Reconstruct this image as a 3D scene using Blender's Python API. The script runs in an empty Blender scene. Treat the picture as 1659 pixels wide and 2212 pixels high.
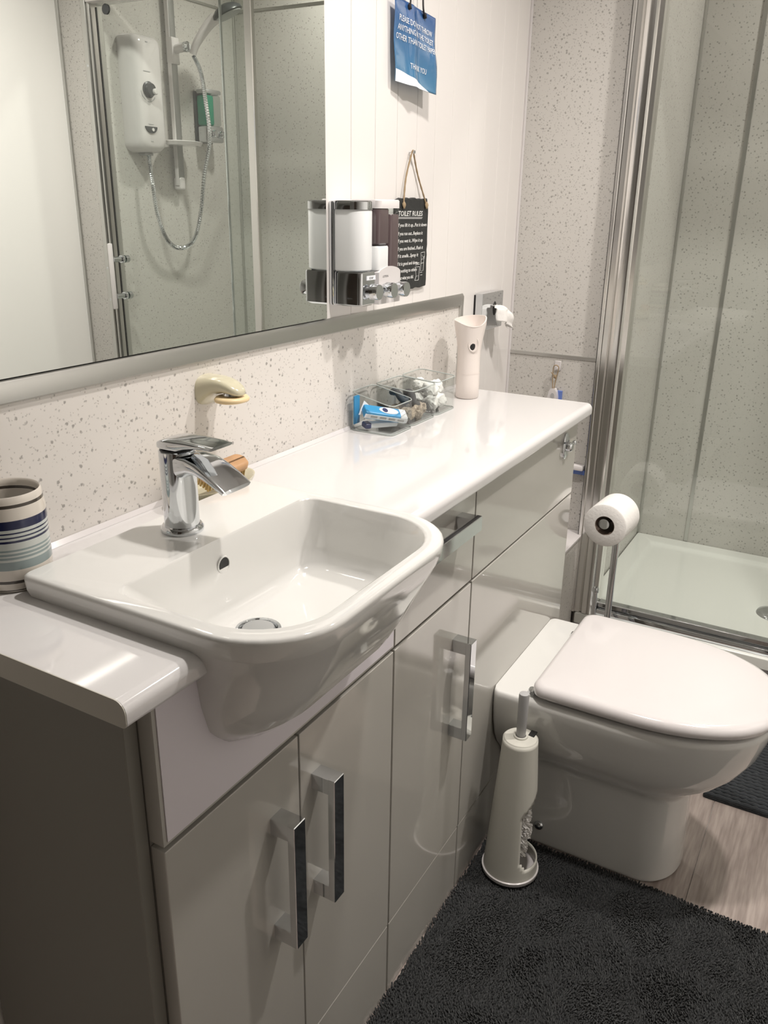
import bpy, bmesh, math, random
from mathutils import Vector, Matrix, noise

scene = bpy.context.scene
COL = scene.collection
PI = math.pi
random.seed(7)

# ------------------------------------------------------------------ camera
cam_d = bpy.data.cameras.new('camera')
cam = bpy.data.objects.new('camera', cam_d); COL.objects.link(cam)
F = Vector((0.81577493, 0.46273869, -0.34696421))
R = Vector((0.49794614, -0.86708935, 0.0143421))
U = R.cross(F)
cam.matrix_world = Matrix(((R.x, U.x, -F.x, -0.40135452), (R.y, U.y, -F.y, -0.79146871),
                           (R.z, U.z, -F.z, 1.23590943), (0, 0, 0, 1)))
cam_d.sensor_fit = 'VERTICAL'; cam_d.sensor_height = 24.0
cam_d.lens = 1790.382 / 2212 * 24.0
cam_d.clip_start = 0.02
scene.camera = cam

# ------------------------------------------------------------------ world, exposure
w = bpy.data.worlds.new('world'); scene.world = w; w.use_nodes = True
w.node_tree.nodes['Background'].inputs[0].default_value = (1.0, 0.96, 0.9, 1)
w.node_tree.nodes['Background'].inputs[1].default_value = 0.05
scene.view_settings.view_transform = 'Standard'
scene.view_settings.look = 'None'
scene.view_settings.gamma = 1.0
scene.view_settings.use_curve_mapping = False
scene.view_settings.exposure = 0.08
ZC = 2.2                       # ceiling height
LIGHTS = [  # x, y, power, radius
    (0.68, -0.52, 9.2, 0.045),
    (1.16, -0.95, 11.0, 0.045),
    (2.02, -0.85, 5.0, 0.045),  # added lamp, brightens the shower interior
]

# ------------------------------------------------------------------ materials
MATS = {}
def mat(name, col, rough=0.5, metal=0.0, spec=0.5, coat=0.0, trans=0.0, bump=0.0, bscale=200, var=0.0, vscale=20, emit=None, sheen=0.0, sss=0.0):
    m = bpy.data.materials.new(name); m.use_nodes = True
    nt = m.node_tree; b = nt.nodes['Principled BSDF']
    b.inputs['Base Color'].default_value = (*col, 1)
    b.inputs['Roughness'].default_value = rough
    b.inputs['Metallic'].default_value = metal
    b.inputs['Specular IOR Level'].default_value = spec
    b.inputs['Coat Weight'].default_value = coat
    b.inputs['Coat Roughness'].default_value = 0.03
    b.inputs['Transmission Weight'].default_value = trans
    b.inputs['Sheen Weight'].default_value = sheen
    if sss:
        b.inputs['Subsurface Weight'].default_value = sss
        b.inputs['Subsurface Radius'].default_value = (0.01, 0.01, 0.01)
    if var or bump:
        tc = nt.nodes.new('ShaderNodeTexCoord')
        n = nt.nodes.new('ShaderNodeTexNoise'); n.inputs['Scale'].default_value = vscale; n.inputs['Detail'].default_value = 4
        nt.links.new(tc.outputs['Object'], n.inputs['Vector'])
        if var:
            mx = nt.nodes.new('ShaderNodeMix'); mx.data_type = 'RGBA'
            mx.inputs['A'].default_value = (*[c * (1 - var) for c in col], 1)
            mx.inputs['B'].default_value = (*[min(1, c * (1 + var)) for c in col], 1)
            nt.links.new(n.outputs['Fac'], mx.inputs['Factor'])
            nt.links.new(mx.outputs['Result'], b.inputs['Base Color'])
        if bump:
            n2 = nt.nodes.new('ShaderNodeTexNoise'); n2.inputs['Scale'].default_value = bscale
            nt.links.new(tc.outputs['Object'], n2.inputs['Vector'])
            bp = nt.nodes.new('ShaderNodeBump'); bp.inputs['Strength'].default_value = bump; bp.inputs['Distance'].default_value = 0.002
            nt.links.new(n2.outputs['Fac'], bp.inputs['Height']); nt.links.new(bp.outputs['Normal'], b.inputs['Normal'])
    if emit:
        b.inputs['Emission Color'].default_value = (*emit[0], 1); b.inputs['Emission Strength'].default_value = emit[1]
    MATS[name] = m
    return m

def glassy(name, tint, ior=1.5, rough=0.0):
    m = bpy.data.materials.new(name); m.use_nodes = True
    nt = m.node_tree; nt.nodes.clear()
    out = nt.nodes.new('ShaderNodeOutputMaterial'); mx = nt.nodes.new('ShaderNodeMixShader')
    t = nt.nodes.new('ShaderNodeBsdfTransparent'); g = nt.nodes.new('ShaderNodeBsdfGlossy'); f = nt.nodes.new('ShaderNodeFresnel')
    t.inputs[0].default_value = (*tint, 1); g.inputs['Roughness'].default_value = rough; f.inputs[0].default_value = ior
    ge = nt.nodes.new('ShaderNodeNewGeometry'); io = nt.nodes.new('ShaderNodeMix')   # undo the inverted index on back faces
    io.inputs['A'].default_value = ior; io.inputs['B'].default_value = 1 / ior
    nt.links.new(ge.outputs['Backfacing'], io.inputs['Factor']); nt.links.new(io.outputs['Result'], f.inputs[0])
    nt.links.new(f.outputs[0], mx.inputs[0]); nt.links.new(t.outputs[0], mx.inputs[1]); nt.links.new(g.outputs[0], mx.inputs[2])
    nt.links.new(mx.outputs[0], out.inputs[0])
    MATS[name] = m
    return m

def speckle(name, base, rough, s1=70, s2=170, dark=(0.12, 0.11, 0.10)):
    m = bpy.data.materials.new(name); m.use_nodes = True
    nt = m.node_tree; b = nt.nodes['Principled BSDF']; L = nt.links.new
    tc = nt.nodes.new('ShaderNodeTexCoord')
    nz = nt.nodes.new('ShaderNodeTexNoise'); nz.inputs['Scale'].default_value = 240; nz.inputs['Detail'].default_value = 1
    L(tc.outputs['Object'], nz.inputs['Vector'])
    ad = nt.nodes.new('ShaderNodeMixRGB'); ad.blend_type = 'ADD'; ad.inputs[0].default_value = 0.004
    L(tc.outputs['Object'], ad.inputs[1]); L(nz.outputs['Color'], ad.inputs[2])
    prev = None
    for i, (s, thr, gate, c) in enumerate([(s1, 0.20, 0.45, dark), (s2, 0.24, 0.5, tuple(x * 0.55 for x in base)), (s1 * 1.7, 0.15, 0.5, (0.30, 0.26, 0.22))]):
        v = nt.nodes.new('ShaderNodeTexVoronoi'); v.inputs['Scale'].default_value = s
        L(ad.outputs[0], v.inputs['Vector'])
        lt = nt.nodes.new('ShaderNodeMapRange'); lt.inputs['From Min'].default_value = thr + 0.05; lt.inputs['From Max'].default_value = thr - 0.05
        L(v.outputs['Distance'], lt.inputs['Value'])
        sp = nt.nodes.new('ShaderNodeSeparateColor'); L(v.outputs['Color'], sp.inputs[0])
        gt = nt.nodes.new('ShaderNodeMath'); gt.operation = 'GREATER_THAN'; gt.inputs[1].default_value = gate; L(sp.outputs[0], gt.inputs[0])
        ml = nt.nodes.new('ShaderNodeMath'); ml.operation = 'MULTIPLY'; L(lt.outputs[0], ml.inputs[0]); L(gt.outputs[0], ml.inputs[1])
        m2 = nt.nodes.new('ShaderNodeMath'); m2.operation = 'MULTIPLY'; m2.inputs[1].default_value = 0.6; L(ml.outputs[0], m2.inputs[0])
        mx = nt.nodes.new('ShaderNodeMix'); mx.data_type = 'RGBA'
        if prev is None: mx.inputs['A'].default_value = (*base, 1)
        else: L(prev, mx.inputs['A'])
        mx.inputs['B'].default_value = (*c, 1)
        L(m2.outputs[0], mx.inputs['Factor']); prev = mx.outputs['Result']
    L(prev, b.inputs['Base Color'])
    b.inputs['Roughness'].default_value = rough
    MATS[name] = m
    return m

WHITE_PANEL = mat('white_panel', (0.81, 0.78, 0.755), 0.16, spec=0.5, var=0.015, vscale=3)
WALLR = mat('white_gloss_wall', (0.90, 0.89, 0.86), 0.2)
DIMWALL = mat('bounce_cut_grey', (0.34, 0.33, 0.31), 0.6)  # unseen wall toned dark so less light bounces onto the cabinets
DARKWOOD = mat('bounce_cut_wood', (0.07, 0.045, 0.03), 0.4, var=0.2, vscale=12)  # door brown chosen dark to lessen the bounce
PLAIN = mat('plain_white', (0.83, 0.80, 0.76), 0.5)
CEIL = mat('ceiling_white', (0.85, 0.84, 0.82), 0.6)
SPECK = speckle('speckled_wet_wall', (0.74, 0.705, 0.665), 0.28, 92, 200)
SPECK2 = speckle('speckled_grey_wall', (0.60, 0.58, 0.545), 0.25, 95, 200, (0.20, 0.19, 0.17))
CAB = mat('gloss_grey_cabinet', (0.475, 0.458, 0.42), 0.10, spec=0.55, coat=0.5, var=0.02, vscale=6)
CABSIDE = mat('matt_grey_shaded', (0.215, 0.205, 0.18), 0.35)  # base darkened to carry the shade on the near end panel
FASC = mat('white_film', (0.72, 0.68, 0.72), 0.55)
TOP = mat('white_worktop', (0.69, 0.675, 0.67), 0.10, coat=0.5, var=0.01, vscale=5)
EDGE = mat('worktop_edge', (0.50, 0.48, 0.42), 0.35)  # end strip, darker and warmer than the slab
PORC = mat('porcelain', (0.72, 0.715, 0.69), 0.07, spec=0.6, coat=0.5)
PLAST = mat('white_plastic', (0.70, 0.67, 0.665), 0.12, coat=0.6)
CHROME = mat('chrome', (0.66, 0.68, 0.70), 0.06, metal=1)
SATIN = mat('satin_aluminium', (0.60, 0.60, 0.58), 0.28, metal=1, var=0.05, vscale=4)
POLAL = mat('polished_aluminium', (0.80, 0.79, 0.77), 0.2, metal=1)
BLACK = mat('rubber_and_gap_black', (0.012, 0.012, 0.012), 0.5)  # seals, plus flat black for the shade in gaps and holes
DARKGREY = mat('dark_grey_plastic', (0.05, 0.052, 0.055), 0.3)
MIRROR = mat('mirror_silver', (0.80, 0.825, 0.80), 0.0, metal=1)
GLASS = glassy('shower_glass', (0.945, 0.962, 0.95))
ACRYL = glassy('clear_acrylic', (0.955, 0.965, 0.96), 1.36)
CLEARP = glassy('clear_plastic', (0.80, 0.83, 0.82), 1.45, 0.05)
BROWNP = glassy('brown_translucent', (0.16, 0.10, 0.09), 1.5, 0.08)
SOAPW = mat('white_liquid', (0.75, 0.76, 0.76), 0.25, coat=0.4, sss=0.3)
SOAPB = mat('brown_liquid', (0.085, 0.06, 0.062), 0.22, coat=0.4)
GREEN = mat('green_liquid', (0.0, 0.23, 0.13), 0.12, coat=0.5)
CREAM = mat('cream_plastic', (0.60, 0.56, 0.41), 0.18, coat=0.5)
SOAP = mat('yellow_soap', (0.78, 0.61, 0.36), 0.4, sss=0.2)
BEECH = mat('beech_wood', (0.52, 0.30, 0.15), 0.45, var=0.18, vscale=60)
BRISTLE = mat('straw_bristle', (0.55, 0.40, 0.18), 0.7)
SLATE = mat('black_slate', (0.022, 0.023, 0.022), 0.7, bump=0.6, bscale=90, var=0.3, vscale=40)
CHALK = mat('chalk_white', (0.80, 0.80, 0.78), 0.9)
TWINE = mat('jute_twine', (0.34, 0.25, 0.15), 0.9)
CORD = mat('black_cord', (0.015, 0.012, 0.012), 0.7)
FRESH = mat('blush_white_plastic', (0.80, 0.73, 0.685), 0.35)
PAPER = mat('tissue_paper', (0.85, 0.83, 0.80), 0.85, bump=0.4, bscale=150)
CARDB = mat('cardboard_tube', (0.20, 0.15, 0.12), 0.8)
BRUSHP = mat('off_white_plastic', (0.60, 0.59, 0.53), 0.35)
HANDLEP = mat('grey_plastic_handle', (0.42, 0.42, 0.42), 0.4)
BLUE = mat('bright_blue_print', (0.02, 0.30, 0.62), 0.35)
NAVY = mat('navy_print', (0.02, 0.03, 0.12), 0.3)
PRINTW = mat('white_print', (0.82, 0.84, 0.87), 0.4)
SBLUE = mat('blue_rubber', (0.14, 0.22, 0.55), 0.4)
RUG = mat('charcoal_pile', (0.030, 0.032, 0.033), 0.95, var=0.45, vscale=9, sheen=0.25)
RUG2 = mat('dark_navy_pile', (0.022, 0.026, 0.030), 0.95, var=0.4, vscale=90, sheen=0.2)
TRAYM = mat('shower_tray_white', (0.80, 0.81, 0.77), 0.15, coat=0.3)
LILAC = mat('lilac_grey_panel', (0.50, 0.47, 0.49), 0.5)
COTTON = mat('cotton_wool', (0.88, 0.87, 0.84), 0.95, bump=0.8, bscale=300)
TAN = mat('crumpled_tan', (0.44, 0.37, 0.29), 0.9, bump=0.6, bscale=200, var=0.3, vscale=120)
TIE = mat('grey_elastic', (0.07, 0.07, 0.072), 0.85)
LAMP = mat('lamp_lens', (1, 1, 1), 0.5, emit=((1.0, 0.93, 0.82), 30.0))
RAILG = mat('rail_grey', (0.33, 0.33, 0.32), 0.3, metal=0.6)
RED = mat('marker_red', (0.5, 0.05, 0.05), 0.5)

def blue_sheet():
    m = mat('laminated_blue_print', (0.04, 0.15, 0.33), 0.12, spec=0.6, coat=1.0)
    nt = m.node_tree; b = nt.nodes['Principled BSDF']
    uv = nt.nodes.new('ShaderNodeUVMap'); sp = nt.nodes.new('ShaderNodeSeparateXYZ')
    nt.links.new(uv.outputs[0], sp.inputs[0])
    cr = nt.nodes.new('ShaderNodeValToRGB')
    cr.color_ramp.elements[0].color = (0.055, 0.20, 0.36, 1); cr.color_ramp.elements[1].color = (0.035, 0.10, 0.28, 1)
    nt.links.new(sp.outputs['Y'], cr.inputs[0]); nt.links.new(cr.outputs[0], b.inputs['Base Color'])
    return m
BLUESHEET = blue_sheet()

def wood_floor():
    m = bpy.data.materials.new('grey_oak_vinyl'); m.use_nodes = True
    nt = m.node_tree; b = nt.nodes['Principled BSDF']; L = nt.links.new
    tc = nt.nodes.new('ShaderNodeTexCoord'); oi = nt.nodes.new('ShaderNodeObjectInfo')
    mp = nt.nodes.new('ShaderNodeMapping'); mp.inputs['Scale'].default_value = (2.2, 26, 1)
    off = nt.nodes.new('ShaderNodeVectorMath'); off.operation = 'SCALE'; off.inputs['Scale'].default_value = 13.0
    cmb = nt.nodes.new('ShaderNodeCombineXYZ'); L(oi.outputs['Random'], cmb.inputs[0]); L(oi.outputs['Random'], cmb.inputs[1]); L(cmb.outputs[0], off.inputs[0])
    L(tc.outputs['Object'], mp.inputs['Vector']); L(off.outputs[0], mp.inputs['Location'])
    n1 = nt.nodes.new('ShaderNodeTexNoise'); n1.inputs['Scale'].default_value = 1.0; n1.inputs['Detail'].default_value = 2; n1.inputs['Distortion'].default_value = 0.6
    L(mp.outputs[0], n1.inputs['Vector'])
    wv = nt.nodes.new('ShaderNodeTexNoise'); wv.inputs['Scale'].default_value = 6.0; wv.inputs['Detail'].default_value = 6
    L(mp.outputs[0], wv.inputs['Vector'])
    mx = nt.nodes.new('ShaderNodeMath'); mx.operation = 'ADD'; L(n1.outputs['Fac'], mx.inputs[0]); L(wv.outputs['Fac'], mx.inputs[1])
    cr = nt.nodes.new('ShaderNodeValToRGB')
    cr.color_ramp.elements[0].position = 0.35; cr.color_ramp.elements[0].color = (0.23, 0.185, 0.165, 1)
    cr.color_ramp.elements[1].position = 0.62; cr.color_ramp.elements[1].color = (0.42, 0.355, 0.32, 1)
    hf = nt.nodes.new('ShaderNodeMath'); hf.operation = 'MULTIPLY'; hf.inputs[1].default_value = 0.5; L(mx.outputs[0], hf.inputs[0])
    L(hf.outputs[0], cr.inputs[0]); L(cr.outputs[0], b.inputs['Base Color'])
    b.inputs['Roughness'].default_value = 0.38
    return m
FLOORM = wood_floor()

# ------------------------------------------------------------------ helpers
ORG = {}
def worg(p):
    return ORG.get(p.name, Vector((0, 0, 0))) if p else Vector((0, 0, 0))

def add(name, me, m, parent=None, smooth=None, label=None, cat=None, group=None, kind=None, loc=None, world=True):
    """me: (verts, faces) in world coordinates. loc: origin for top-level meshes."""
    if isinstance(me, tuple):
        v, f = me
        o0 = worg(parent) if parent else (Vector(loc) if loc is not None else Vector((0, 0, 0)))
        if not world: o0 = Vector((0, 0, 0))
        d = bpy.data.meshes.new(name)
        d.from_pydata([tuple(Vector(p) - o0) for p in v], [], f)
        d.validate(); 
        bm = bmesh.new(); bm.from_mesh(d); bmesh.ops.recalc_face_normals(bm, faces=bm.faces); bm.to_mesh(d); bm.free()
    else:
        d = me; o0 = worg(parent)
    if smooth is not None:
        for p in d.polygons: p.use_smooth = True
        d.set_sharp_from_angle(angle=math.radians(smooth))
    if m is not None and len(d.materials) == 0: d.materials.append(m)
    o = bpy.data.objects.new(name, d); COL.objects.link(o)
    if parent is not None:
        o.parent = parent; ORG[o.name] = worg(parent)
    else:
        o.location = loc if loc is not None else (0, 0, 0)
        ORG[o.name] = Vector(o.location)
    tagit(o, label, cat, group, kind)
    return o

def tagit(o, label=None, cat=None, group=None, kind=None):
    if label: o['label'] = label
    if cat: o['category'] = cat
    if group: o['group'] = group
    if kind: o['kind'] = kind

def thing(name, label, cat, loc, group=None, kind=None):
    o = bpy.data.objects.new(name, None); COL.objects.link(o)
    o.empty_display_size = 0.05; o.location = loc; ORG[o.name] = Vector(loc)
    tagit(o, label, cat, group, kind)
    return o

def merge(*ms):
    V = []; Fc = []
    for v, f in ms:
        n = len(V); V += [tuple(p) for p in v]; Fc += [tuple(i + n for i in q) for q in f]
    return V, Fc

def box(x0, x1, y0, y1, z0, z1, r=0.0, seg=2):
    x0, x1 = min(x0, x1), max(x0, x1); y0, y1 = min(y0, y1), max(y0, y1); z0, z1 = min(z0, z1), max(z0, z1)
    v = [(x, y, z) for x in (x0, x1) for y in (y0, y1) for z in (z0, z1)]
    f = [(0, 1, 3, 2), (4, 6, 7, 5), (0, 4, 5, 1), (2, 3, 7, 6), (0, 2, 6, 4), (1, 5, 7, 3)]
    if r <= 0: return v, f
    bm = bmesh.new(); vs = [bm.verts.new(p) for p in v]
    for q in f: bm.faces.new([vs[i] for i in q])
    bmesh.ops.recalc_face_normals(bm, faces=bm.faces)
    bmesh.ops.bevel(bm, geom=list(bm.edges), offset=r, segments=seg, affect='EDGES', profile=0.5)
    return frombm(bm)

def frombm(bm):
    bm.verts.index_update()
    V = [tuple(v.co) for v in bm.verts]; Fc = [tuple(v.index for v in f.verts) for f in bm.faces]
    bm.free(); return V, Fc

def loft(rings, cap0=True, cap1=True, closed=True):
    n = len(rings[0]); V = [tuple(p) for r in rings for p in r]; Fc = []
    for i in range(len(rings) - 1):
        for j in range(n if closed else n - 1):
            k = (j + 1) % n
            Fc.append((i * n + j, i * n + k, (i + 1) * n + k, (i + 1) * n + j))
    if cap0: Fc.append(tuple(range(n - 1, -1, -1)))
    if cap1: Fc.append(tuple((len(rings) - 1) * n + j for j in range(n)))
    return V, Fc

def rrect(x0, x1, y0, y1, z, rad, n=8):
    """rounded rectangle ring, rad = (x0y0, x1y0, x1y1, x0y1)"""
    if not hasattr(rad, '__len__'): rad = (rad,) * 4
    out = []
    for (cx, cy, sx, sy, a0, r) in ((x0, y0, 1, 1, PI, rad[0]), (x1, y0, -1, 1, 1.5 * PI, rad[1]), (x1, y1, -1, -1, 0, rad[2]), (x0, y1, 1, -1, 0.5 * PI, rad[3])):
        for i in range(n + 1):
            a = a0 + 0.5 * PI * i / n
            out.append((cx + sx * r + r * math.cos(a), cy + sy * r + r * math.sin(a), z))
    return out

def circ(c, r, n, axis='z', ry=None, ph=0.0):
    ry = r if ry is None else ry; out = []
    for i in range(n):
        a = 2 * PI * i / n + ph; p, q = r * math.cos(a), ry * math.sin(a)
        if axis == 'z': out.append((c[0] + p, c[1] + q, c[2]))
        elif axis == 'y': out.append((c[0] + p, c[1], c[2] + q))
        else: out.append((c[0], c[1] + p, c[2] + q))
    return out

def lathe(prof, c, n=32, axis='z', cap0=True, cap1=True):
    rings = []
    for r, h in prof:
        r = max(r, 1e-5)
        if axis == 'z': rings.append(circ((c[0], c[1], c[2] + h), r, n, 'z'))
        elif axis == 'y': rings.append(circ((c[0], c[1] + h, c[2]), r, n, 'y'))
        else: rings.append(circ((c[0] + h, c[1], c[2]), r, n, 'x'))
    return loft(rings, cap0, cap1)

def tube(pts, r, n=10, cap=True, closed=False):
    pts = [Vector(p) for p in pts]; N = len(pts); rr = r if hasattr(r, '__len__') else [r] * N
    T = []
    for i in range(N):
        a = pts[(i - 1) % N] if (closed or i > 0) else pts[i]; b = pts[(i + 1) % N] if (closed or i < N - 1) else pts[i]
        T.append((b - a).normalized())
    up = Vector((0, 0, 1)) if abs(T[0].z) < 0.9 else Vector((1, 0, 0))
    nrm = (up - T[0] * up.dot(T[0])).normalized(); rings = []
    for i in range(N):
        nrm = (nrm - T[i] * nrm.dot(T[i])).normalized(); bi = T[i].cross(nrm)
        rings.append([tuple(pts[i] + (nrm * math.cos(2 * PI * j / n) + bi * math.sin(2 * PI * j / n)) * rr[i]) for j in range(n)])
    if closed:
        V, Fc = loft(rings, False, False); L_ = len(rings)
        Fc += [((L_ - 1) * n + j, (L_ - 1) * n + (j + 1) % n, (j + 1) % n, j) for j in range(n)]
        return V, Fc
    return loft(rings, cap, cap)

def prism(poly, d, h0, h1):
    """extrude 2D polygon; d='z' -> (x,y), 'y' -> (x,z), 'x' -> (y,z)"""
    def P(p, h):
        return (p[0], p[1], h) if d == 'z' else ((p[0], h, p[1]) if d == 'y' else (h, p[0], p[1]))
    return loft([[P(p, h0) for p in poly], [P(p, h1) for p in poly]])

def spline(pts, n=12):
    pts = [Vector(p) for p in pts]; out = []
    for i in range(len(pts) - 1):
        p0 = pts[max(i - 1, 0)]; p1 = pts[i]; p2 = pts[i + 1]; p3 = pts[min(i + 2, len(pts) - 1)]
        for k in range(n):
            t = k / n
            out.append(0.5 * ((2 * p1) + (p2 - p0) * t + (2 * p0 - 5 * p1 + 4 * p2 - p3) * t * t + (3 * p1 - p0 - 3 * p2 + p3) * t ** 3))
    out.append(pts[-1]); return out

def text2d(body, size, align='CENTER', shear=0.0, off=0.0, spacing=1.0):
    cu = bpy.data.curves.new('t', 'FONT'); cu.body = body; cu.size = size; cu.align_x = align; cu.resolution_u = 2
    cu.shear = shear; cu.offset = off; cu.space_character = spacing
    o = bpy.data.objects.new('t', cu); COL.objects.link(o)
    bpy.context.view_layer.update()
    me = bpy.data.meshes.new_from_object(o.evaluated_get(bpy.context.evaluated_depsgraph_get()))
    V = [(v.co.x, v.co.y) for v in me.vertices]; Fc = [tuple(p.vertices) for p in me.polygons]
    bpy.data.objects.remove(o); bpy.data.curves.remove(cu); bpy.data.meshes.remove(me)
    return V, Fc

def blob(c, rx, ry, rz, amp=0.15, freq=3.0, seed=0, sub=3):
    bm = bmesh.new(); bmesh.ops.create_icosphere(bm, subdivisions=sub, radius=1.0)
    for v in bm.verts:
        d = v.co.normalized(); k = 1 + amp * noise.noise(d * freq + Vector((seed * 7.3, seed, 1.7))) * 2
        v.co = Vector((c[0] + d.x * rx * k, c[1] + d.y * ry * k, c[2] + d.z * rz * k))
    return frombm(bm)

def polish_curve(o, width, seg=2, ang=30):
    b = o.modifiers.new('bevel', 'BEVEL'); b.width = width; b.segments = seg; b.limit_method = 'ANGLE'; b.angle_limit = math.radians(ang)

# ================================================================== ROOM SHELL
XF = 1.631      # far wall plane with the shower opening
YR = -1.56      # right wall
XN = -1.35      # wall behind the camera
XB = 2.29       # shower back wall
YS0, YS1 = -0.25, -1.41
fl = add('floor', box(XN, 2.45, YR - 0.05, 0.05, -0.06, -0.004), PLAIN, kind='structure')
pw = 0.165
row = 0
y = -0.30 + 0.10
while y > YR:
    y2 = max(y - pw, YR)
    xs = [XN, XN + 0.5 + 0.37 * ((row * 3) % 4), XF]
    xs = sorted(set(xs))
    for a, b_ in zip(xs[:-1], xs[1:]):
        me = box(0, b_ - a - 0.0008, 0, -(y - y2) + 0.0008, 0, 0.004, 0.0005, 1)
        o = add('plank', me, FLOORM, world=False); o.parent = fl; o.location = (a, y, -0.004)
    y = y2; row += 1

wl = add('wall_left', box(XN, XF, 0.004, 0.08, 0, ZC), PLAIN, kind='structure')
px = [0.779, 0.860, 0.938, 1.015, 1.090, 1.165, 1.240, 1.320, 1.400, 1.480, 1.555, 1.629]
for a, b_ in zip(px[:-1], px[1:]):
    add('plank', box(a + 0.0006, b_ - 0.0006, 0.0045, -0.0035, 1.05 if b_ < 1.33 else 0.70, ZC, 0.0006, 1), WHITE_PANEL, wl)
add('splashback_panel', box(XN, 1.318, 0.0045, -0.003, 0.845, 1.032), SPECK, wl, label='white splashback panel with grey flecks')
# capping trim: bevelled satin strip along the top of the splashback and down its far end
def trim_strip():
    prof = [(-0.003, 1.0285), (-0.008, 1.0315), (-0.0085, 1.049), (-0.005, 1.0555), (-0.003, 1.056)]
    a = loft([[(x, p[0], p[1]) for p in prof + [(0.003, 1.056), (0.003, 1.0285)]] for x in (XN, 1.324)])
    b2 = box(1.310, 1.324, 0.003, -0.0085, 0.852, 1.040, 0.0015, 1)
    return merge(a, b2)
add('capping_trim', trim_strip(), SATIN, wl, smooth=30, label='satin metal capping strip')

wb = add('wall_back', merge(box(XF, XF + 0.03, 0.08, YS0 + 0.012, 0, ZC), box(XF, XF + 0.03, YS1 - 0.012, YR - 0.05, 0, ZC), box(XF, XF + 0.03, YS0 + 0.012, YS1 - 0.012, 1.86, ZC)), PLAIN, kind='structure')
add('wall_panel', box(XF - 0.004, XF, -0.0035, YS0 + 0.004, 0.893, ZC), SPECK2, wb, label='grey flecked wall panel above the joint strip')
add('wall_panel', box(XF - 0.004, XF, -0.0035, YS0 + 0.004, 0.0, 0.884), SPECK2, wb, label='grey flecked wall panel below the joint strip')
add('wall_panel', box(XF - 0.004, XF, YS1 - 0.016, YR, 0.0, ZC), SPECK2, wb)
add('joint_strip', box(XF - 0.007, XF, -0.0035, YS0 + 0.006, 0.884, 0.893, 0.001, 1), SATIN, wb)
add('corner_trim', box(XF - 0.008, XF, -0.0035, -0.009, 0.5, ZC, 0.001, 1), PLAST, wb)
add('corner_trim', box(XF - 0.010, XF, YR + 0.012, YR, 0.0, ZC, 0.001, 1), SATIN, wb)

wr = add('wall_right', box(XN, XF, YR - 0.05, YR, 0, ZC), WALLR, kind='structure')
wn = add('wall_front', box(XN - 0.05, XN, YR - 0.05, 0.08, 0, ZC), DIMWALL, kind='structure')
# unseen door behind the camera, kept dark to cut bounce
d1 = add('door_1', box(XN, XN + 0.04, -0.55, -1.30, 0, 1.98, 0.002, 1), DARKWOOD, kind='structure')
add('door_frame', merge(box(XN, XN + 0.05, -0.49, -0.55, 0, 2.04, .002, 1), box(XN, XN + 0.05, -1.30, -1.36, 0, 2.04, .002, 1), box(XN, XN + 0.05, -0.55, -1.30, 1.98, 2.04, .002, 1)), PLAST, d1)
add('door_handle', merge(lathe([(.022, 0), (.022, .006), (.008, .008), (.008, .045)], (XN + .04, -1.24, 1.0), 20, 'x'), tube([(XN + .08, -1.24, 1.0), (XN + .08, -1.13, 1.0)], .008)), CHROME, d1, smooth=40)
ce = add('ceiling', box(XN - 0.05, 2.45, YR - 0.05, 0.08, ZC, ZC + 0.05), CEIL, kind='structure')

# shower recess
ws1 = add('wall_shower_left', box(XF + 0.03, XB + 0.05, YS0, YS0 + 0.05, 0, ZC), SPECK2, kind='structure')
ws2 = add('wall_shower_right', box(XF + 0.03, XB + 0.05, YS1 - 0.05, YS1, 0, ZC), SPECK2, kind='structure')
ws = add('wall_shower_back', box(XB, XB + 0.05, YS0, YS1, 0, ZC), SPECK2, kind='structure')
add('joint_strip', box(XB - 0.004, XB, -0.401, -0.413, 0.215, 1.873, 0.001, 1), SATIN, ws)
add('joint_strip', box(XB - 0.004, XB, YS0, YS1, 1.873, 1.881, 0.001, 1), SATIN, ws)
add('joint_strip', box(XF + 0.03, XB - 0.004, YS1, YS1 + 0.004, 1.873, 1.881, 0.001, 1), SATIN, ws2)
add('corner_trim', box(XB - 0.008, XB, YS0, YS0 - 0.008, 0.215, ZC, 0.001, 1), SATIN, ws)
add('corner_trim', box(XB - 0.008, XB, YS1, YS1 + 0.008, 0.215, ZC, 0.001, 1), SATIN, ws)

# boxed ledge beyond the vanity
tr = thing('trim_1', None, None, (1.45, -0.12, 0), kind='structure')
add('ledge_top', box(1.300, XF - 0.004, 0.003, -0.248, 0.428, 0.437, 0.002, 1), PLAST, tr)
add('ledge_front', box(1.300, 1.600, -0.230, -0.243, 0.0, 0.428), SPECK2, tr)
add('ledge_gap', box(1.600, 1.606, -0.229, -0.2425, 0.10, 0.30), BLACK, tr)
add('ledge_edge', box(1.606, XF - 0.004, -0.230, -0.243, 0.0, 0.428), SATIN, tr)

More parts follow.
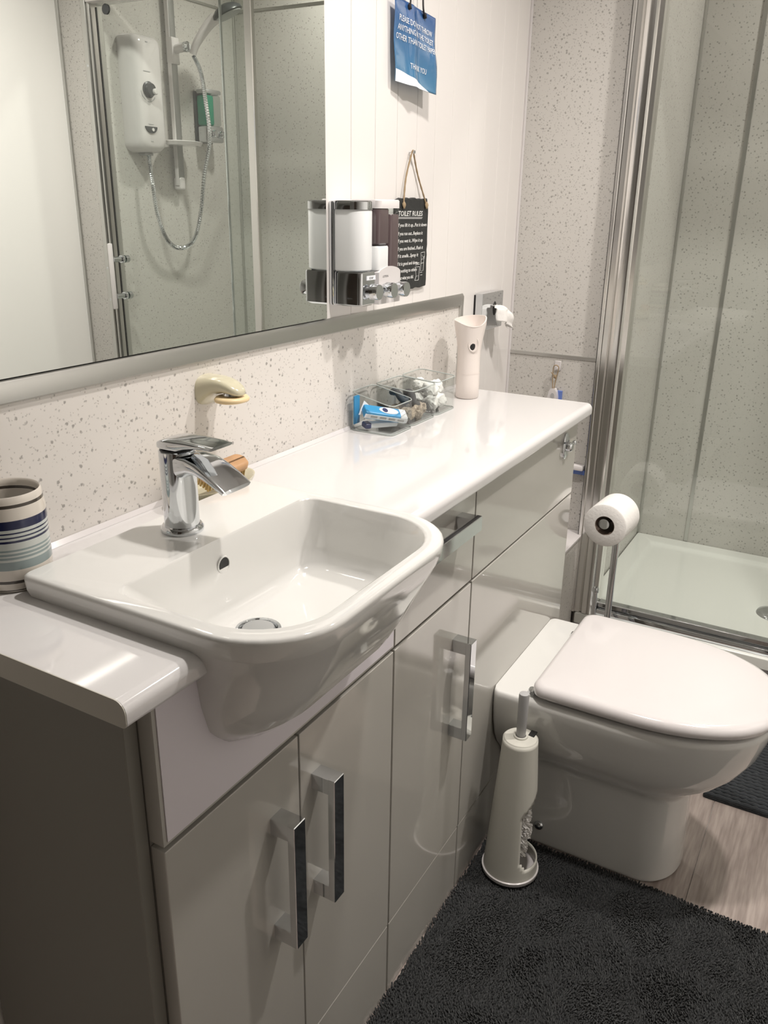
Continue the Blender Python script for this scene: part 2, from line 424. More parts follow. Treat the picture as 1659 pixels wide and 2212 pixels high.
# ================================================================== SHOWER ENCLOSURE
tray = thing('shower_tray', 'low white shower tray with raised rim behind the glass screen', 'shower tray', (1.95, -0.83, 0))
def tray_mesh():
    x0, x1, y0, y1 = 1.600, XB - 0.001, YS1 + 0.001, YS0 - 0.001
    rr = lambda ins, z, r: rrect(x0 + ins, x1 - ins, y0 + ins, y1 - ins, z, r, 4)
    return loft([rr(0.0, 0.185, .004), rr(0.0, 0.210, .004), rr(0.004, 0.214, .004), rr(0.052, 0.214, .01), rr(0.058, 0.210, .015), rr(0.075, 0.200, .03)], True, True)
add('tray_body', tray_mesh(), TRAYM, tray, smooth=40)
add('riser_panel', box(1.612, 1.628, YS0, YS1, 0.0, 0.185), LILAC, tray)
add('waste_cover', lathe([(.0, .0105), (.03, .010), (.045, .006), (.048, 0)], (1.90, -0.72, 0.1985), 28, cap0=False), CHROME, tray, smooth=50)

enc = thing('shower_enclosure', 'chrome framed sliding glass shower enclosure beside the toilet', 'shower screen', (1.64, -0.83, 0.214))
ZE0, ZE1 = 0.215, 1.83
# near post (next to the vanity)
def post_near():
    prof = [(1.604, -0.2435), (1.604, -0.262), (1.610, -0.266), (1.604, -0.269), (1.6015, -0.280), (1.604, -0.290), (1.612, -0.295), (1.612, -0.305), (1.655, -0.305), (1.655, -0.2515), (1.6265, -0.2515), (1.6265, -0.2435)]
    return loft([[(a, b, z) for a, b in prof] for z in (ZE0, ZE1)])
add('wall_channel', box(1.5985, 1.6265, -0.2415, -0.2495, ZE0, ZE1, 0.001, 1), POLAL, enc)
add('channel_seal', box(1.600, 1.6265, -0.2400, -0.2412, ZE0, ZE1), BLACK, enc)
add('frame_post', post_near(), POLAL, enc, smooth=35, label='polished upright beside the vanity')
# far post
add('frame_post', merge(box(1.604, 1.655, YS1 + 0.003, YS1 + 0.014, ZE0, ZE1, .002, 1), box(1.598, 1.628, YS1 - 0.016, YS1 + 0.003, ZE0, ZE1, .002, 1)), SATIN, enc)
add('magnet_seal', box(1.619, 1.6225, YS1 + 0.024, YS1 + 0.0295, ZE0 + .03, 1.775), BLACK, enc)
add('top_rail', merge(box(1.598, 1.660, -0.2515, YS1 + 0.003, 1.785, 1.835, 0.006, 2)), PLAST, enc, smooth=40)
add('bottom_rail', merge(box(1.612, 1.655, -0.305, YS1 + 0.014, 0.2145, 0.232, 0.003, 2), box(1.624, 1.650, -0.305, YS1 + 0.014, 0.232, 0.248, 0.002, 1)), CHROME, enc, smooth=40)
add('glass_panel', box(1.636, 1.642, -0.3055, -0.925, 0.249, 1.786), GLASS, enc, label='fixed clear glass panel')
add('centre_stile', box(1.612, 1.6285, -0.800, -0.826, 0.235, 1.784, 0.002, 1), POLAL, enc)
add('sliding_door', box(1.618, 1.6235, -0.826, YS1 + 0.030, 0.235, 1.784), GLASS, enc, label='sliding clear glass door')
add('panel_edge_strip', box(1.6345, 1.6435, -0.925, -0.929, 0.249, 1.784, .0008, 1), CHROME, enc)
hd = add('door_handle', box(1.560, 1.575, -1.358, -1.368, 0.905, 1.110, 0.003, 2), PLAST, enc, smooth=40, label='white bar handle')
for z in (0.945, 1.060):
    add('handle_mount', merge(lathe([(.012, .049), (.012, .064), (.008, .066), (0, .066)], (1.575, -1.363, z), 14, 'x'), lathe([(.0085, 0), (.0085, .034)], (1.575, -1.363, z), 14, 'x'), lathe([(.012, .034), (.013, .036), (.013, .0425)], (1.575, -1.363, z), 14, 'x')), CHROME, hd, smooth=40)
for z in (0.93, 1.03, 1.62):
    add('screw', lathe([(.0, .0), (.004, .001), (.004, .004)], (1.597, YS1 - 0.006, z), 12, 'x'), CHROME, enc)
for y_ in (-1.335, -0.90):
    add('roller', lathe([(.0, -.006), (.014, -.006), (.014, .0), (.0, .0)], (1.617, y_, 1.765), 18, 'x'), DARKGREY, enc, smooth=40)
for y_ in (-1.335, -0.90):
    add('roller', lathe([(.0, -.004), (.014, -.004), (.014, .0), (.0, .0)], (1.618, y_, 0.262), 18, 'x'), CLEARP, enc, smooth=40)

# electric shower on the end wall
YE = YS1
sh = thing('electric_shower', 'white electric shower box with black dial mounted in the shower', 'shower unit', (1.775, YE, 1.39))
def heater():
    rings = []
    for d, ins, rz in ((0.0, 0.004, .012), (0.010, 0.0, .02), (0.058, 0.002, .022), (0.072, 0.010, .022), (0.078, 0.022, .02)):
        r = rrect(1.712 + ins, 1.838 - ins, 1.385 + ins, 1.725 - ins, 0, (rz + .012, rz + .012, rz, rz), 6)
        rings.append([(p[0], YE + d, p[1]) for p in r])
    return loft(rings)
add('casing', heater(), PLAST, sh, smooth=50)
hy = YE + 0.0785
dl = add('dial', lathe([(.024, 0), (.024, .004), (.020, .006), (.018, .016), (.0, .016)], (1.758, hy, 1.568), 28, 'y'), DARKGREY, sh, smooth=40, label='black temperature dial')
add('dial_pointer', lathe([(.009, .0), (.009, .022), (.007, .024), (.0, .024)], (1.769, hy, 1.563), 18, 'y'), PLAST, dl, smooth=40)
def halfmoon():
    poly = [(1.732 + .052 * i / 10, 1.462 + 0.0) for i in (0, 10)] + [(1.758 + .026 * math.cos(-PI * i / 12), 1.462 + .020 * math.sin(-PI * i / 12)) for i in range(1, 12)]
    return prism(poly, 'y', hy - .001, hy + .0025)
bp_ = add('button_panel', halfmoon(), DARKGREY, sh)
add('start_button', lathe([(.005, 0), (.005, .005), (0, .005)], (1.763, hy, 1.453), 14, 'y'), PLAST, bp_)
def arc(cx, cz, r, a0, a1, wd, y0, y1, n=10):
    P_ = [(cx + (r + wd) * math.cos(a0 + (a1 - a0) * i / n), cz + (r + wd) * math.sin(a0 + (a1 - a0) * i / n)) for i in range(n + 1)]
    P_ += [(cx + r * math.cos(a1 - (a1 - a0) * i / n), cz + r * math.sin(a1 - (a1 - a0) * i / n)) for i in range(n + 1)]
    return prism(P_, 'y', y0, y1)
add('dial_marks', arc(1.758, 1.568, .032, PI * 1.05, PI * 1.35, .0015, hy - .001, hy + .0004), HANDLEP, sh)
add('dial_marks', arc(1.758, 1.568, .032, PI * 1.45, PI * 1.8, .003, hy - .001, hy + .0004), HANDLEP, sh)
for a_, b_, c_, e_ in ((1.742, 1.772, 1.619, 1.6215), (1.748, 1.770, 1.468, 1.470), (1.760, 1.769, 1.701, 1.704), (1.754, 1.765, 1.418, 1.4205)):
    add('printed_mark', box(a_, b_, hy - .001, hy + .0004, c_, e_), HANDLEP, sh)
add('inlet_grille', box(1.752, 1.79, YE + .02, YE + .05, 1.378, 1.386, .002, 1), HANDLEP, sh)

RX = 1.938
rail = thing('shower_rail', 'white and grey shower riser rail with a slider and soap tray', 'shower rail', (RX, YE, 1.28))
add('rail_bar', box(RX - .015, RX + .015, YE + .016, YE + .030, 1.29, 1.99, .003, 2), RAILG, rail, smooth=40)
add('rail_edge', box(RX - .0175, RX - .0145, YE + .015, YE + .031, 1.29, 1.99, .001, 1), PLAST, rail)
add('end_bracket', box(RX - .014, RX + .014, YE, YE + .035, 1.275, 1.318, .008, 3), PLAST, rail, smooth=40)
add('end_bracket', box(RX - .014, RX + .014, YE, YE + .035, 1.975, 2.01, .008, 3), PLAST, rail, smooth=40)
sl = add('slider', box(RX - .018, RX + .018, YE + .013, YE + .040, 1.665, 1.745, .004, 2), PLAST, rail, smooth=40)
add('slider_arm', tube([(RX + .002, YE + .038, 1.710), (RX + .002, YE + .080, 1.714)], [.014, .014], 16), PLAST, sl, smooth=40)
add('arm_cap', lathe([(.016, 0), (.016, .010), (.010, .016), (0, .016)], (RX + .002, YE + .080, 1.714), 20, 'y'), CHROME, sl, smooth=40)
add('soap_tray', merge(loft([circ((RX - .012, YE + .060, z), r, 32, 'z', ry) for z, r, ry in ((1.414, .045, .030), (1.416, .070, .044), (1.428, .076, .050), (1.430, .073, .046), (1.422, .062, .038))])), PLAST, rail, smooth=40)

hs = thing('hand_shower', 'white hand shower with round dark rimmed head clipped to the rail', 'shower head', (RX, YE + .10, 1.71))
HH = Vector((2.008, YE + .205, 1.812))
add('shower_handle', tube(spline([(RX + .004, YE + .108, 1.690), (RX + .012, YE + .122, 1.725), (RX + .034, YE + .150, 1.772), (HH.x - .022, HH.y - .030, HH.z - .014)], 6), [.011, .011, .0115, .012, .012, .0125, .013, .0135, .014, .0145, .015, .0155, .016, .0165, .0165, .017, .0175, .018, .018], 16), PLAST, hs, smooth=50)
def head():
    nrm = Vector((0.25, 0.35, -0.90)).normalized(); a = nrm.orthogonal().normalized(); b = nrm.cross(a)
    def ring(r, h): return [tuple(HH + nrm * h + (a * math.cos(2 * PI * i / 32) + b * math.sin(2 * PI * i / 32)) * r) for i in range(32)]
    return (loft([ring(.012, -.026), ring(.035, -.018), ring(.050, -.006), ring(.052, .004), ring(.046, .007)], True, False), loft([ring(.046, .006), ring(.045, .009), ring(.02, .010)], True, True))
h1, h2 = head()
add('head_rim', h1, DARKGREY, hs, smooth=50)
add('spray_plate', h2, HANDLEP, hs, smooth=50)

hose = spline([(1.772, YE + .045, 1.3775), (1.774, YE + .050, 1.30), (1.786, YE + .050, 1.20), (1.828, YE + .045, 1.115), (1.888, YE + .045, 1.085), (1.955, YE + .050, 1.11), (1.995, YE + .055, 1.20), (1.998, YE + .080, 1.33), (1.992, YE + .118, 1.44), (1.972, YE + .125, 1.56), (1.962, YE + .120, 1.64), (RX + .005, YE + .109, 1.688)], 30)
def hose_mesh():
    pts = hose; rr = [.0078 if i % 2 else .0058 for i in range(len(pts))]
    return tube(pts, rr, 10)
hsx = add('shower_hose', hose_mesh(), CHROME, smooth=25, label='ribbed chrome shower hose looping below the electric shower', cat='hose', loc=(1.772, YE + .045, 1.383))

gd = thing('soap_dispenser', 'wall dispenser half full of green gel inside the shower', 'dispenser', (2.11, YE, 1.45))
add('back_plate', box(2.050, 2.135, YE, YE + .012, 1.435, 1.600, .004, 2), DARKGREY, gd, smooth=40)
add('cap', box(2.052, 2.133, YE + .012, YE + .060, 1.590, 1.606, .006, 2), CHROME, gd, smooth=40)
add('clear_chamber', box(2.096, 2.132, YE + .012, YE + .058, 1.490, 1.590, .008, 3), CLEARP, gd, smooth=40)
add('green_chamber', box(2.053, 2.095, YE + .012, YE + .058, 1.490, 1.588, .008, 3), GREEN, gd, smooth=40)
add('pump_body', box(2.051, 2.134, YE + .012, YE + .064, 1.436, 1.490, .008, 3), CHROME, gd, smooth=40)
for x_ in (2.075, 2.114):
    add('push_button', lathe([(.012, 0), (.012, .014), (.009, .018), (0, .018)], (x_, YE + .062, 1.463), 20, 'y'), CHROME, gd, smooth=40)

# ================================================================== MIRROR
mr = thing('mirror', 'large frameless wall mirror above the basin', 'mirror', (0.0, -0.003, 1.0575))
add('silvered_face', box(XN + 0.3, 0.7755, -0.0082, -0.0090, 1.0575, 1.95), MIRROR, mr)
add('backing', box(XN + 0.3, 0.7760, 0.0035, -0.0082, 1.0570, 1.9505), DARKGREY, mr)

# ================================================================== VANITY
YD = -0.302; YC = -0.283
def bar_handle(parent, x0, x1, z0, z1, vertical=True):
    if vertical:
        parts = merge(box(x0, x1, YD - 0.024, YD - 0.034, z0, z1, .0008, 1), box(x0 + .0004, x1 - .0004, YD, YD - 0.030, z1 - .022, z1 - .0004), box(x0 + .0004, x1 - .0004, YD, YD - 0.030, z0 + .0004, z0 + .022))
    else:
        parts = merge(box(x0, x1, YD - 0.024, YD - 0.034, z0, z1, .0008, 1), box(x1 - .022, x1 - .0004, YD, YD - 0.030, z0 + .0004, z1 - .0004), box(x0 + .0004, x0 + .022, YD, YD - 0.030, z0 + .0004, z1 - .0004))
    return add('handle', parts, CHROME, parent, label='square chrome bar handle')

def carcass(x0, x1):
    t = .016
    return merge(box(x0, x0 + t, -0.002, YC, 0.02, .8235), box(x1 - t, x1, -0.002, YC, 0.02, .8235), box(x0 + t, x1 - t, -0.002, -0.008, 0.02, .8235), box(x0 + t, x1 - t, -0.008, YC, 0.150, .166))
# basin unit
c1 = thing('basin_cabinet', 'grey gloss two-door cabinet under the basin at the near end', 'cabinet', (0.27, -0.15, 0))
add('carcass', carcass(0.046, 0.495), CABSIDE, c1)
add('end_panel', box(0.0285, 0.0455, -0.002, -0.2825, 0.0, .8235, .001, 1), CABSIDE, c1, label='matt grey end panel with its shade put into the colour')
def fascia(x0, x1, z0, z1, y0, y1, bowl):
    bx0, bx1, bz, r = bowl
    poly = [(x0, z0), (x1, z0), (x1, z1), (bx1, z1)]
    n = 10
    poly += [(bx1 - .004 * k / 4, z1 - (z1 - bz - r) * k / 4) for k in range(1, 4)]
    poly += [(bx1 - .004 - r + r * math.cos(-0.5 * PI * k / n), bz + r + r * math.sin(-0.5 * PI * k / n)) for k in range(n + 1)]
    poly += [(bx0 + .004 + r + r * math.cos(-0.5 * PI - 0.5 * PI * k / n), bz + r + r * math.sin(-0.5 * PI - 0.5 * PI * k / n)) for k in range(n + 1)]
    poly += [(bx0 + .004 - .004 * k / 4, bz + r + (z1 - bz - r) * k / 4) for k in range(1, 4)]
    poly += [(bx0, z1), (x0, z1)]
    return prism(poly, 'y', y0, y1)
fs = add('fascia', fascia(0.046, 0.4955, .6565, .8225, YC, YD + .0005, (.118, .4415, .722, .060)), CAB, c1, label='grey fascia cut out around the basin bowl')
add('film', fascia(0.0505, 0.4925, .6605, .8225, YD + .0004, YD - .0008, (.1185, .441, .7225, .060)), FASC, fs, label='pale lilac white face sheet')
da = add('door', box(0.0460, 0.2650, YC, YD, .1500, .6500, .0012, 2), CAB, c1)
bar_handle(da, .2065, .2290, .392, .573)
db = add('door', box(0.2675, 0.4945, YC, YD, .1500, .6500, .0012, 2), CAB, c1)
bar_handle(db, .2900, .3120, .392, .580)
add('plinth', box(0.0460, 0.4945, YC, YD + .0008, 0.001, .1472, .001, 1), CAB, c1)
# drawer unit
c2 = thing('drawer_cabinet', 'narrow grey gloss cabinet with one drawer above one door', 'cabinet', (0.62, -0.15, 0))
add('carcass', carcass(0.4975, 0.7595), CABSIDE, c2)
dr = add('drawer', box(0.4985, 0.7585, YC, YD, .6565, .8180, .0012, 2), CAB, c2)
bar_handle(dr, .525, .708, .768, .792, False)
dc = add('door', box(0.4985, 0.7585, YC, YD, .1500, .6500, .0012, 2), CAB, c2)
bar_handle(dc, .6930, .7150, .390, .575)
add('plinth', box(0.4985, 0.7585, YC, YD + .0008, 0.001, .1472, .001, 1), CAB, c2)
# toilet unit
c3 = thing('toilet_cabinet', 'grey gloss cistern cabinet behind the toilet', 'cabinet', (1.02, -0.15, 0))
add('carcass', carcass(0.7620, 1.2850), CABSIDE, c3)
add('access_panel', box(0.7625, 1.2870, YC, YD, .6565, .8180, .0012, 2), CAB, c3)
add('lower_panel', box(0.7625, 1.2870, YC, YD, .1500, .6520, .0012, 2), CAB, c3)
add('plinth', box(0.7625, 1.2870, YC, YD + .0008, 0.001, .1472, .001, 1), CAB, c3)
fv = add('flush_lever', merge(loft([circ((1.207, YD - d, .780), r, 28, 'y', ry) for d, r, ry in ((0, .017, .028), (.003, .017, .028), (.006, .013, .023), (.0065, .010, .019))])), CHROME, c3, smooth=50, label='oval chrome flush lever')
add('lever_hub', lathe([(.010, -.004), (.010, -.013), (.007, -.016), (.0, -.016)], (1.210, YD, .778), 20, 'y'), CHROME, fv, smooth=40)
add('lever_arm', merge(tube([(1.207, YD - .011, .786), (1.188, YD - .013, .789), (1.178, YD - .014, .794)], [.0035, .003, .0035], 8), blob((1.229, YD - .013, .783), .0055, .005, .005, 0, 1, 1, 2), tube([(1.21, YD - .011, .78), (1.229, YD - .013, .783)], .003, 8)), CHROME, fv, smooth=50)

# worktop
wt = thing('worktop', 'long white gloss worktop running along the wall over the cabinets', 'worktop', (0.65, -0.16, .824))
def wprof(yb, yf, n=6):
    r = .012; zt, zb = .850, .8245
    p = [(yb, zb), (yb, zt)]
    p += [(yf + r - r * math.sin(0.5 * PI * i / n), zt - r + r * math.cos(0.5 * PI * i / n)) for i in range(n + 1)]
    rb = .005
    p += [(yf + rb - rb * math.cos(0.5 * PI * i / 3), zb + rb - rb * math.sin(0.5 * PI * i / 3)) for i in range(4)]
    return p
def wseg(x0, x1, yb=-0.0035, yf=-0.322): return loft([[(x, a, b) for a, b in wprof(yb, yf)] for x in (x0, x1)])
def backline(x0, x1, y1): return box(x0, x1, -0.0035, y1, .8245, .850)
wm = merge(wseg(0.0012, 0.1020), wseg(0.4480, 1.3110), backline(0.1020, 0.4480, -0.115))
add('top_slab', wm, TOP, wt, smooth=30)
def endcap(x0, x1):
    return loft([[(x, a, b) for a, b in wprof(-0.0035, -0.3217)] for x in (x0, x1)])
add('end_cap', endcap(0.0, 0.0012), EDGE, wt, label='darker beige edge at the near end')
add('end_cap', endcap(1.3110, 1.3122), TOP, wt)
add('sealant_bead', loft([[(x, -0.0035, .850), (x, -0.0085, .8502), (x, -0.0035, .8560)] for x in (0.0012, 1.311)]), PLAST, wt)

# ================================================================== BASIN
bs = thing('basin', 'white semi-recessed ceramic basin with curved front bowl', 'basin', (0.275, -0.25, .85))
def basin_mesh():
    n = 10; ZT = .875
    def rg(x0, x1, yb, yf, z, rf, rb): return rrect(x0, x1, yf, yb, z, (rf, rf, rb, rb), n)
    outer = [
        rg(.190, .360, -.150, -.262, .6950, .050, .02),
        rg(.150, .400, -.150, -.300, .7000, .070, .02),
        rg(.124, .428, -.148, -.333, .7170, .085, .02),
        rg(.112, .440, -.146, -.362, .7440, .092, .02),
        rg(.107, .446, -.145, -.383, .7780, .096, .02),
        rg(.104, .449, -.144, -.399, .8100, .100, .02),
        rg(.0965, .4555, -.143, -.411, .8360, .096, .02),
        rg(.0915, .4600, -.142, -.4165, .8495, .094, .02),
        rg(.0915, .4605, -.0845, -.4170, .8506, .094, .010),
        rg(.0895, .4625, -.083, -.4195, .8580, .094, .010),
        rg(.0885, .4640, -.083, -.4210, .8690, .094, .010),
        rg(.0895, .4630, -.0840, -.4200, .8730, .093, .009),
        rg(.0925, .4600, -.0870, -.4170, .8750, .091, .008),
    ]
    inner = [
        rg(.1080, .4480, -.1935, -.4035, .8752, .082, .018),
        rg(.1120, .4450, -.1950, -.3995, .8725, .080, .019),
        rg(.1230, .4415, -.1975, -.3950, .8600, .078, .021),
        rg(.1370, .4360, -.2010, -.3870, .8400, .078, .028),
        rg(.1520, .4325, -.2040, -.3800, .8150, .074, .030),
        rg(.1680, .4270, -.2080, -.3700, .7960, .070, .032),
        rg(.1850, .4160, -.2140, -.3560, .7880, .060, .034),
        rg(.2150, .3800, -.2250, -.3350, .7845, .045, .030),
        rg(.2310, .2830, -.2300, -.2820, .7830, .0255, .0255),
        rg(.2350, .2790, -.2340, -.2780, .7760, .0215, .0215),
    ]
    return loft(outer + inner, True, True)
add('bowl', basin_mesh(), PORC, bs, smooth=50)
add('waste', merge(lathe([(.0, .004), (.018, .004), (.0195, .002), (.0200, 0)], (.257, -.256, .7805), 28, cap0=False), lathe([(.021, 0), (.0225, .003), (.026, .002), (.026, 0)], (.257, -.256, .7815), 28, cap0=False, cap1=False)), CHROME, bs, smooth=40)
ov = add('overflow_hole', loft([circ((.268, y_, .845), r, 24, 'y') for y_, r in ((-.1975, .0090), (-.2008, .0090))]), BLACK, bs, label='dark overflow hole')
add('overflow_lip', merge(tube([(.268 + .0098 * math.cos(2 * PI * i / 24), -.2005, .845 + .0098 * math.sin(2 * PI * i / 24)) for i in range(24)], .0012, 6, closed=True)), PORC, ov, smooth=60)

# ================================================================== TAP
TX, TY, TZ = .270, -.139, .875
tp = thing('tap', 'chrome single lever mixer tap standing on the basin', 'tap', (TX, TY, TZ))
add('base_ring', lathe([(.0245, 0), (.0250, .002), (.0250, .005), (.0225, .008), (.021, .008)], (TX, TY, TZ), 40), CHROME, tp, smooth=40)
add('body', lathe([(.0205, .006), (.0205, .060), (.0208, .085), (.0208, .0975), (.0198, .0985)], (TX, TY, TZ), 40), CHROME, tp, smooth=40)
add('lever_gasket', lathe([(.0192, .0980), (.0192, .1005)], (TX, TY, TZ), 36), BLACK, tp)
def spout():
    rings = []; prof = [(-.004, .0790, .0175, .014), (-.016, .0830, .0190, .0135), (-.029, .0860, .0210, .0105), (-.043, .0850, .0225, .0080), (-.057, .0800, .0235, .0062), (-.070, .0735, .0240, .0050), (-.080, .0680, .0240, .0042), (-.0845, .0655, .0238, .0036)]
    for i, (dy, dz, hw, ht) in enumerate(prof):
        a, b = prof[max(i - 1, 0)], prof[min(i + 1, len(prof) - 1)]
        t = Vector((0, b[0] - a[0], b[1] - a[1])).normalized(); nn = Vector((0, -t.z, t.y)); 
        if nn.z < 0: nn = -nn
        c = Vector((TX, TY + dy, TZ + dz)); ring = []
        m = 32
        for k in range(m):
            an = 2 * PI * k / m; cx, cs = math.cos(an), math.sin(an)
            e = 0.32 if cs > 0 else 0.75
            X_ = hw * math.copysign(abs(cx) ** 0.5, cx); N_ = ht * math.copysign(abs(cs) ** e, cs)
            ring.append(tuple(c + Vector((X_, 0, 0)) + nn * N_))
        rings.append(ring)
    return loft(rings)
add('spout', spout(), CHROME, tp, smooth=35)
def lever():
    rings = []
    prof = [(.0205, .1000, .004, .1010), (.016, .1000, .0150, .1085), (.008, .1000, .0195, .1120), (-.004, .1000, .0205, .1140), (-.016, .1010, .0205, .1145), (-.028, .1050, .0200, .1145), (-.042, .1080, .0198, .1140), (-.055, .1090, .0194, .1135), (-.0655, .1090, .0190, .1125)]
    for dy, zb, hw, zt in prof:
        zc, ht = (zb + zt) / 2, (zt - zb) / 2; ring = []
        for k in range(28):
            an = 2 * PI * k / 28; cx, cs = math.cos(an), math.sin(an)
            ring.append((TX + hw * math.copysign(abs(cx) ** 0.35, cx), TY + dy, TZ + zc + ht * math.copysign(abs(cs) ** 0.45, cs)))
        rings.append(ring)
    return loft(rings)
add('lever', lever(), CHROME, tp, smooth=35)

# ================================================================== MUG
MC = (.1130, -.0435, .8502)
mg = thing('striped_tumbler', 'cream ceramic tumbler with navy and grey-green stripes beside the basin', 'tumbler', MC)
def stripe_material():
    m = bpy.data.materials.new('striped_glaze'); m.use_nodes = True; nt = m.node_tree; b = nt.nodes['Principled BSDF']
    tc = nt.nodes.new('ShaderNodeTexCoord'); sp = nt.nodes.new('ShaderNodeSeparateXYZ'); nt.links.new(tc.outputs['Object'], sp.inputs[0])
    mr_ = nt.nodes.new('ShaderNodeMath'); mr_.operation = 'MULTIPLY'; mr_.inputs[1].default_value = 1 / 0.105; nt.links.new(sp.outputs['Z'], mr_.inputs[0])
    cr = nt.nodes.new('ShaderNodeValToRGB'); cr.color_ramp.interpolation = 'CONSTANT'; el = cr.color_ramp.elements
    CRm = (.70, .65, .58, 1); BR = (.06, .05, .04, 1); NV = (.012, .016, .06, 1); GG = (.25, .31, .31, 1); LG = (.55, .58, .55, 1)
    st = [(0, CRm), (.020, BR), (.032, CRm), (.100, BR), (.130, CRm), (.243, GG), (.335, LG), (.358, GG), (.380, LG), (.398, GG), (.418, LG), (.440, GG), (.460, LG), (.530, NV), (.553, LG), (.576, NV), (.592, LG), (.618, NV), (.636, LG), (.665, NV), (.755, CRm), (.880, BR), (.912, CRm)]
    el[0].position = 0; el[0].color = st[0][1]; el[1].position = st[1][0]; el[1].color = st[1][1]
    for p, c in st[2:]:
        e = el.new(p); e.color = c
    nt.links.new(mr_.outputs[0], cr.inputs[0]); nt.links.new(cr.outputs[0], b.inputs['Base Color']); b.inputs['Roughness'].default_value = 0.18
    b.inputs['Coat Weight'].default_value = 0.4
    return m
add('tumbler_body', lathe([(.036, 0), (.0380, .003), (.0385, .02), (.0387, .055), (.0385, .085), (.0365, .098), (.0360, .1025), (.0350, .1040), (.0335, .1025), (.0330, .098), (.0345, .05), (.033, .01), (.0, .006)], MC, 48, cap1=False), stripe_material(), mg, smooth=60)

# ================================================================== SOAP HOLDER on the splashback
shd = thing('soap_holder', 'cream wall soap holder arm fixed to the splashback above the tap', 'soap holder', (.478, -.003, .99))
def sholder():
    rings = []
    prof = [(-.0030, .0260, .0215, .990), (-.0060, .0255, .0210, .990), (-.014, .0225, .0170, .9945), (-.026, .0195, .0125, .9985), (-.040, .0180, .0100, .9990), (-.050, .0165, .0085, .9970), (-.058, .0140, .0070, .9940), (-.064, .0095, .0045, .9915), (-.066, .003, .002, .9905)]
    for y_, hw, hh, zc in prof:
        rings.append([(.4785 + hw * math.copysign(abs(math.cos(a)) ** .75, math.cos(a)), y_, zc + hh * math.copysign(abs(math.sin(a)) ** .75, math.sin(a))) for a in [2 * PI * k / 32 for k in range(32)]])
    return loft(rings)
add('arm', sholder(), CREAM, shd, smooth=50)
add('magnet', lathe([(.011, 0), (.012, -.003), (.010, -.005)], (.4785, -.047, .9895), 20), CHROME, shd)
add('soap_bar', loft([circ((.4785, -.047, z), r, 32, 'z', ry) for z, r, ry in ((.9850, .020, .016), (.9845, .024, .021), (.9815, .0262, .0235), (.9785, .0255, .0225), (.9770, .021, .018))]), SOAP, smooth=60, label='thin yellow soap disc hanging under the cream wall holder', cat='soap', loc=(.4785, -.052, .98))

# cream oval dish with nail brush behind the tap
dh = thing('soap_dish', 'cream oval dish on the worktop behind the tap', 'soap dish', (.455, -.052, .8502))
def dish():
    c = (.430, -.0475); rings = []
    for z, r, ry in ((.8502, .040, .020), (.853, .048, .026), (.862, .066, .038), (.872, .074, .0420), (.875, .0745, .0425), (.8745, .0715, .0395), (.864, .063, .034), (.857, .045, .022)):
        rings.append(circ((c[0], c[1], z), r, 40, 'z', ry))
    return loft(rings)
add('dish_body', dish(), CREAM, dh, smooth=60)
nb = thing('nail_brush', 'small wooden nail brush with straw bristles lying in the cream dish', 'brush', (.452, -.052, .880))
def wood_block():
    rings = []
    for z, ins in ((.000, .002), (.003, .0), (.010, .0), (.0135, .003)):
        r = rrect(-.052 + ins, .052 - ins, -.0145 + ins, .0145 - ins, z, .013, 6); rings.append(r)
    return loft(rings)
blk = add('wood_block', wood_block(), BEECH, nb, smooth=50, world=False)
br = []
for i in range(17):
    for j in range(5):
        x_ = -.043 + i * .0054; y_ = -.0095 + j * .0048
        br.append(tube([(x_, y_, 0.001), (x_ + random.uniform(-.001, .001), y_ + random.uniform(-.001, .001), -.013)], [.0014, .0019], 5))
bo = add('bristles', merge(*br), BRISTLE, nb, world=False); 
nb.scale = (.78, .95, 1); nb.location = (.436, -.060, .8875); nb.rotation_euler = (math.radians(22), math.radians(-4), math.radians(-6))

# ================================================================== SOAP DISPENSERS on the wall
YW = -0.0035
d1_ = thing('soap_dispenser', 'chrome wall dispenser filled with white soap nearest the mirror', 'dispenser', (.816, YW, 1.08), group='wall soap dispensers')
def chamber(x0, x1, y0, y1, z0, z1, rf, n=10, taper=0.0):
    return loft([rrect(x0 + i, x1 - i, y1 + i, y0 - 0, z, (rf, rf, .004, .004), n) for z, i in ((z0, .004), (z0 + .004, .0), (z1 - .002, .0), (z1, .001))])
def cap_(x0, x1, y0, y1, z0, z1, rf): return loft([rrect(x0 + i, x1 - i, y1 + i, y0, z, (rf, rf, .004, .004), 12) for z, i in ((z0, .0), (z1 - .002, .0), (z1, .0015))])
add('back_plate', box(.7900, .8420, YW, YW - .010, 1.078, 1.242, .003, 2), CHROME, d1_, smooth=40)
add('chamber', chamber(.7905, .8415, YW - .010, YW - .063, 1.132, 1.229, .025), SOAPW, d1_, smooth=40, label='chamber full of white soap')
add('cap', cap_(.7895, .8425, YW - .010, YW - .0640, 1.229, 1.2425, .026), CHROME, d1_, smooth=40)
add('pump_body', loft([rrect(.7905 + i, .8415 - i, YW - .0620 + i, YW - .010, z, (.008, .008, .004, .004), 12) for z, i in ((1.078, .004), (1.081, .0), (1.130, .0), (1.1325, .001))]), CHROME, d1_, smooth=40)
def knob(x_, z_, y0=YW - .0610, r=.0130):
    return lathe([(r * .8, 0), (r * .8, -.004), (r, -.006), (r * 1.0, -.019), (r * .93, -.021), (0, -.021)], (x_, y0, z_), 28, 'y')
k1 = add('push_knob', knob(.8180, 1.101), CHROME, d1_, smooth=35)
add('name_tag', box(.8080, .8360, YW - .0610, YW - .0630, 1.1195, 1.1265), PRINTW, d1_)
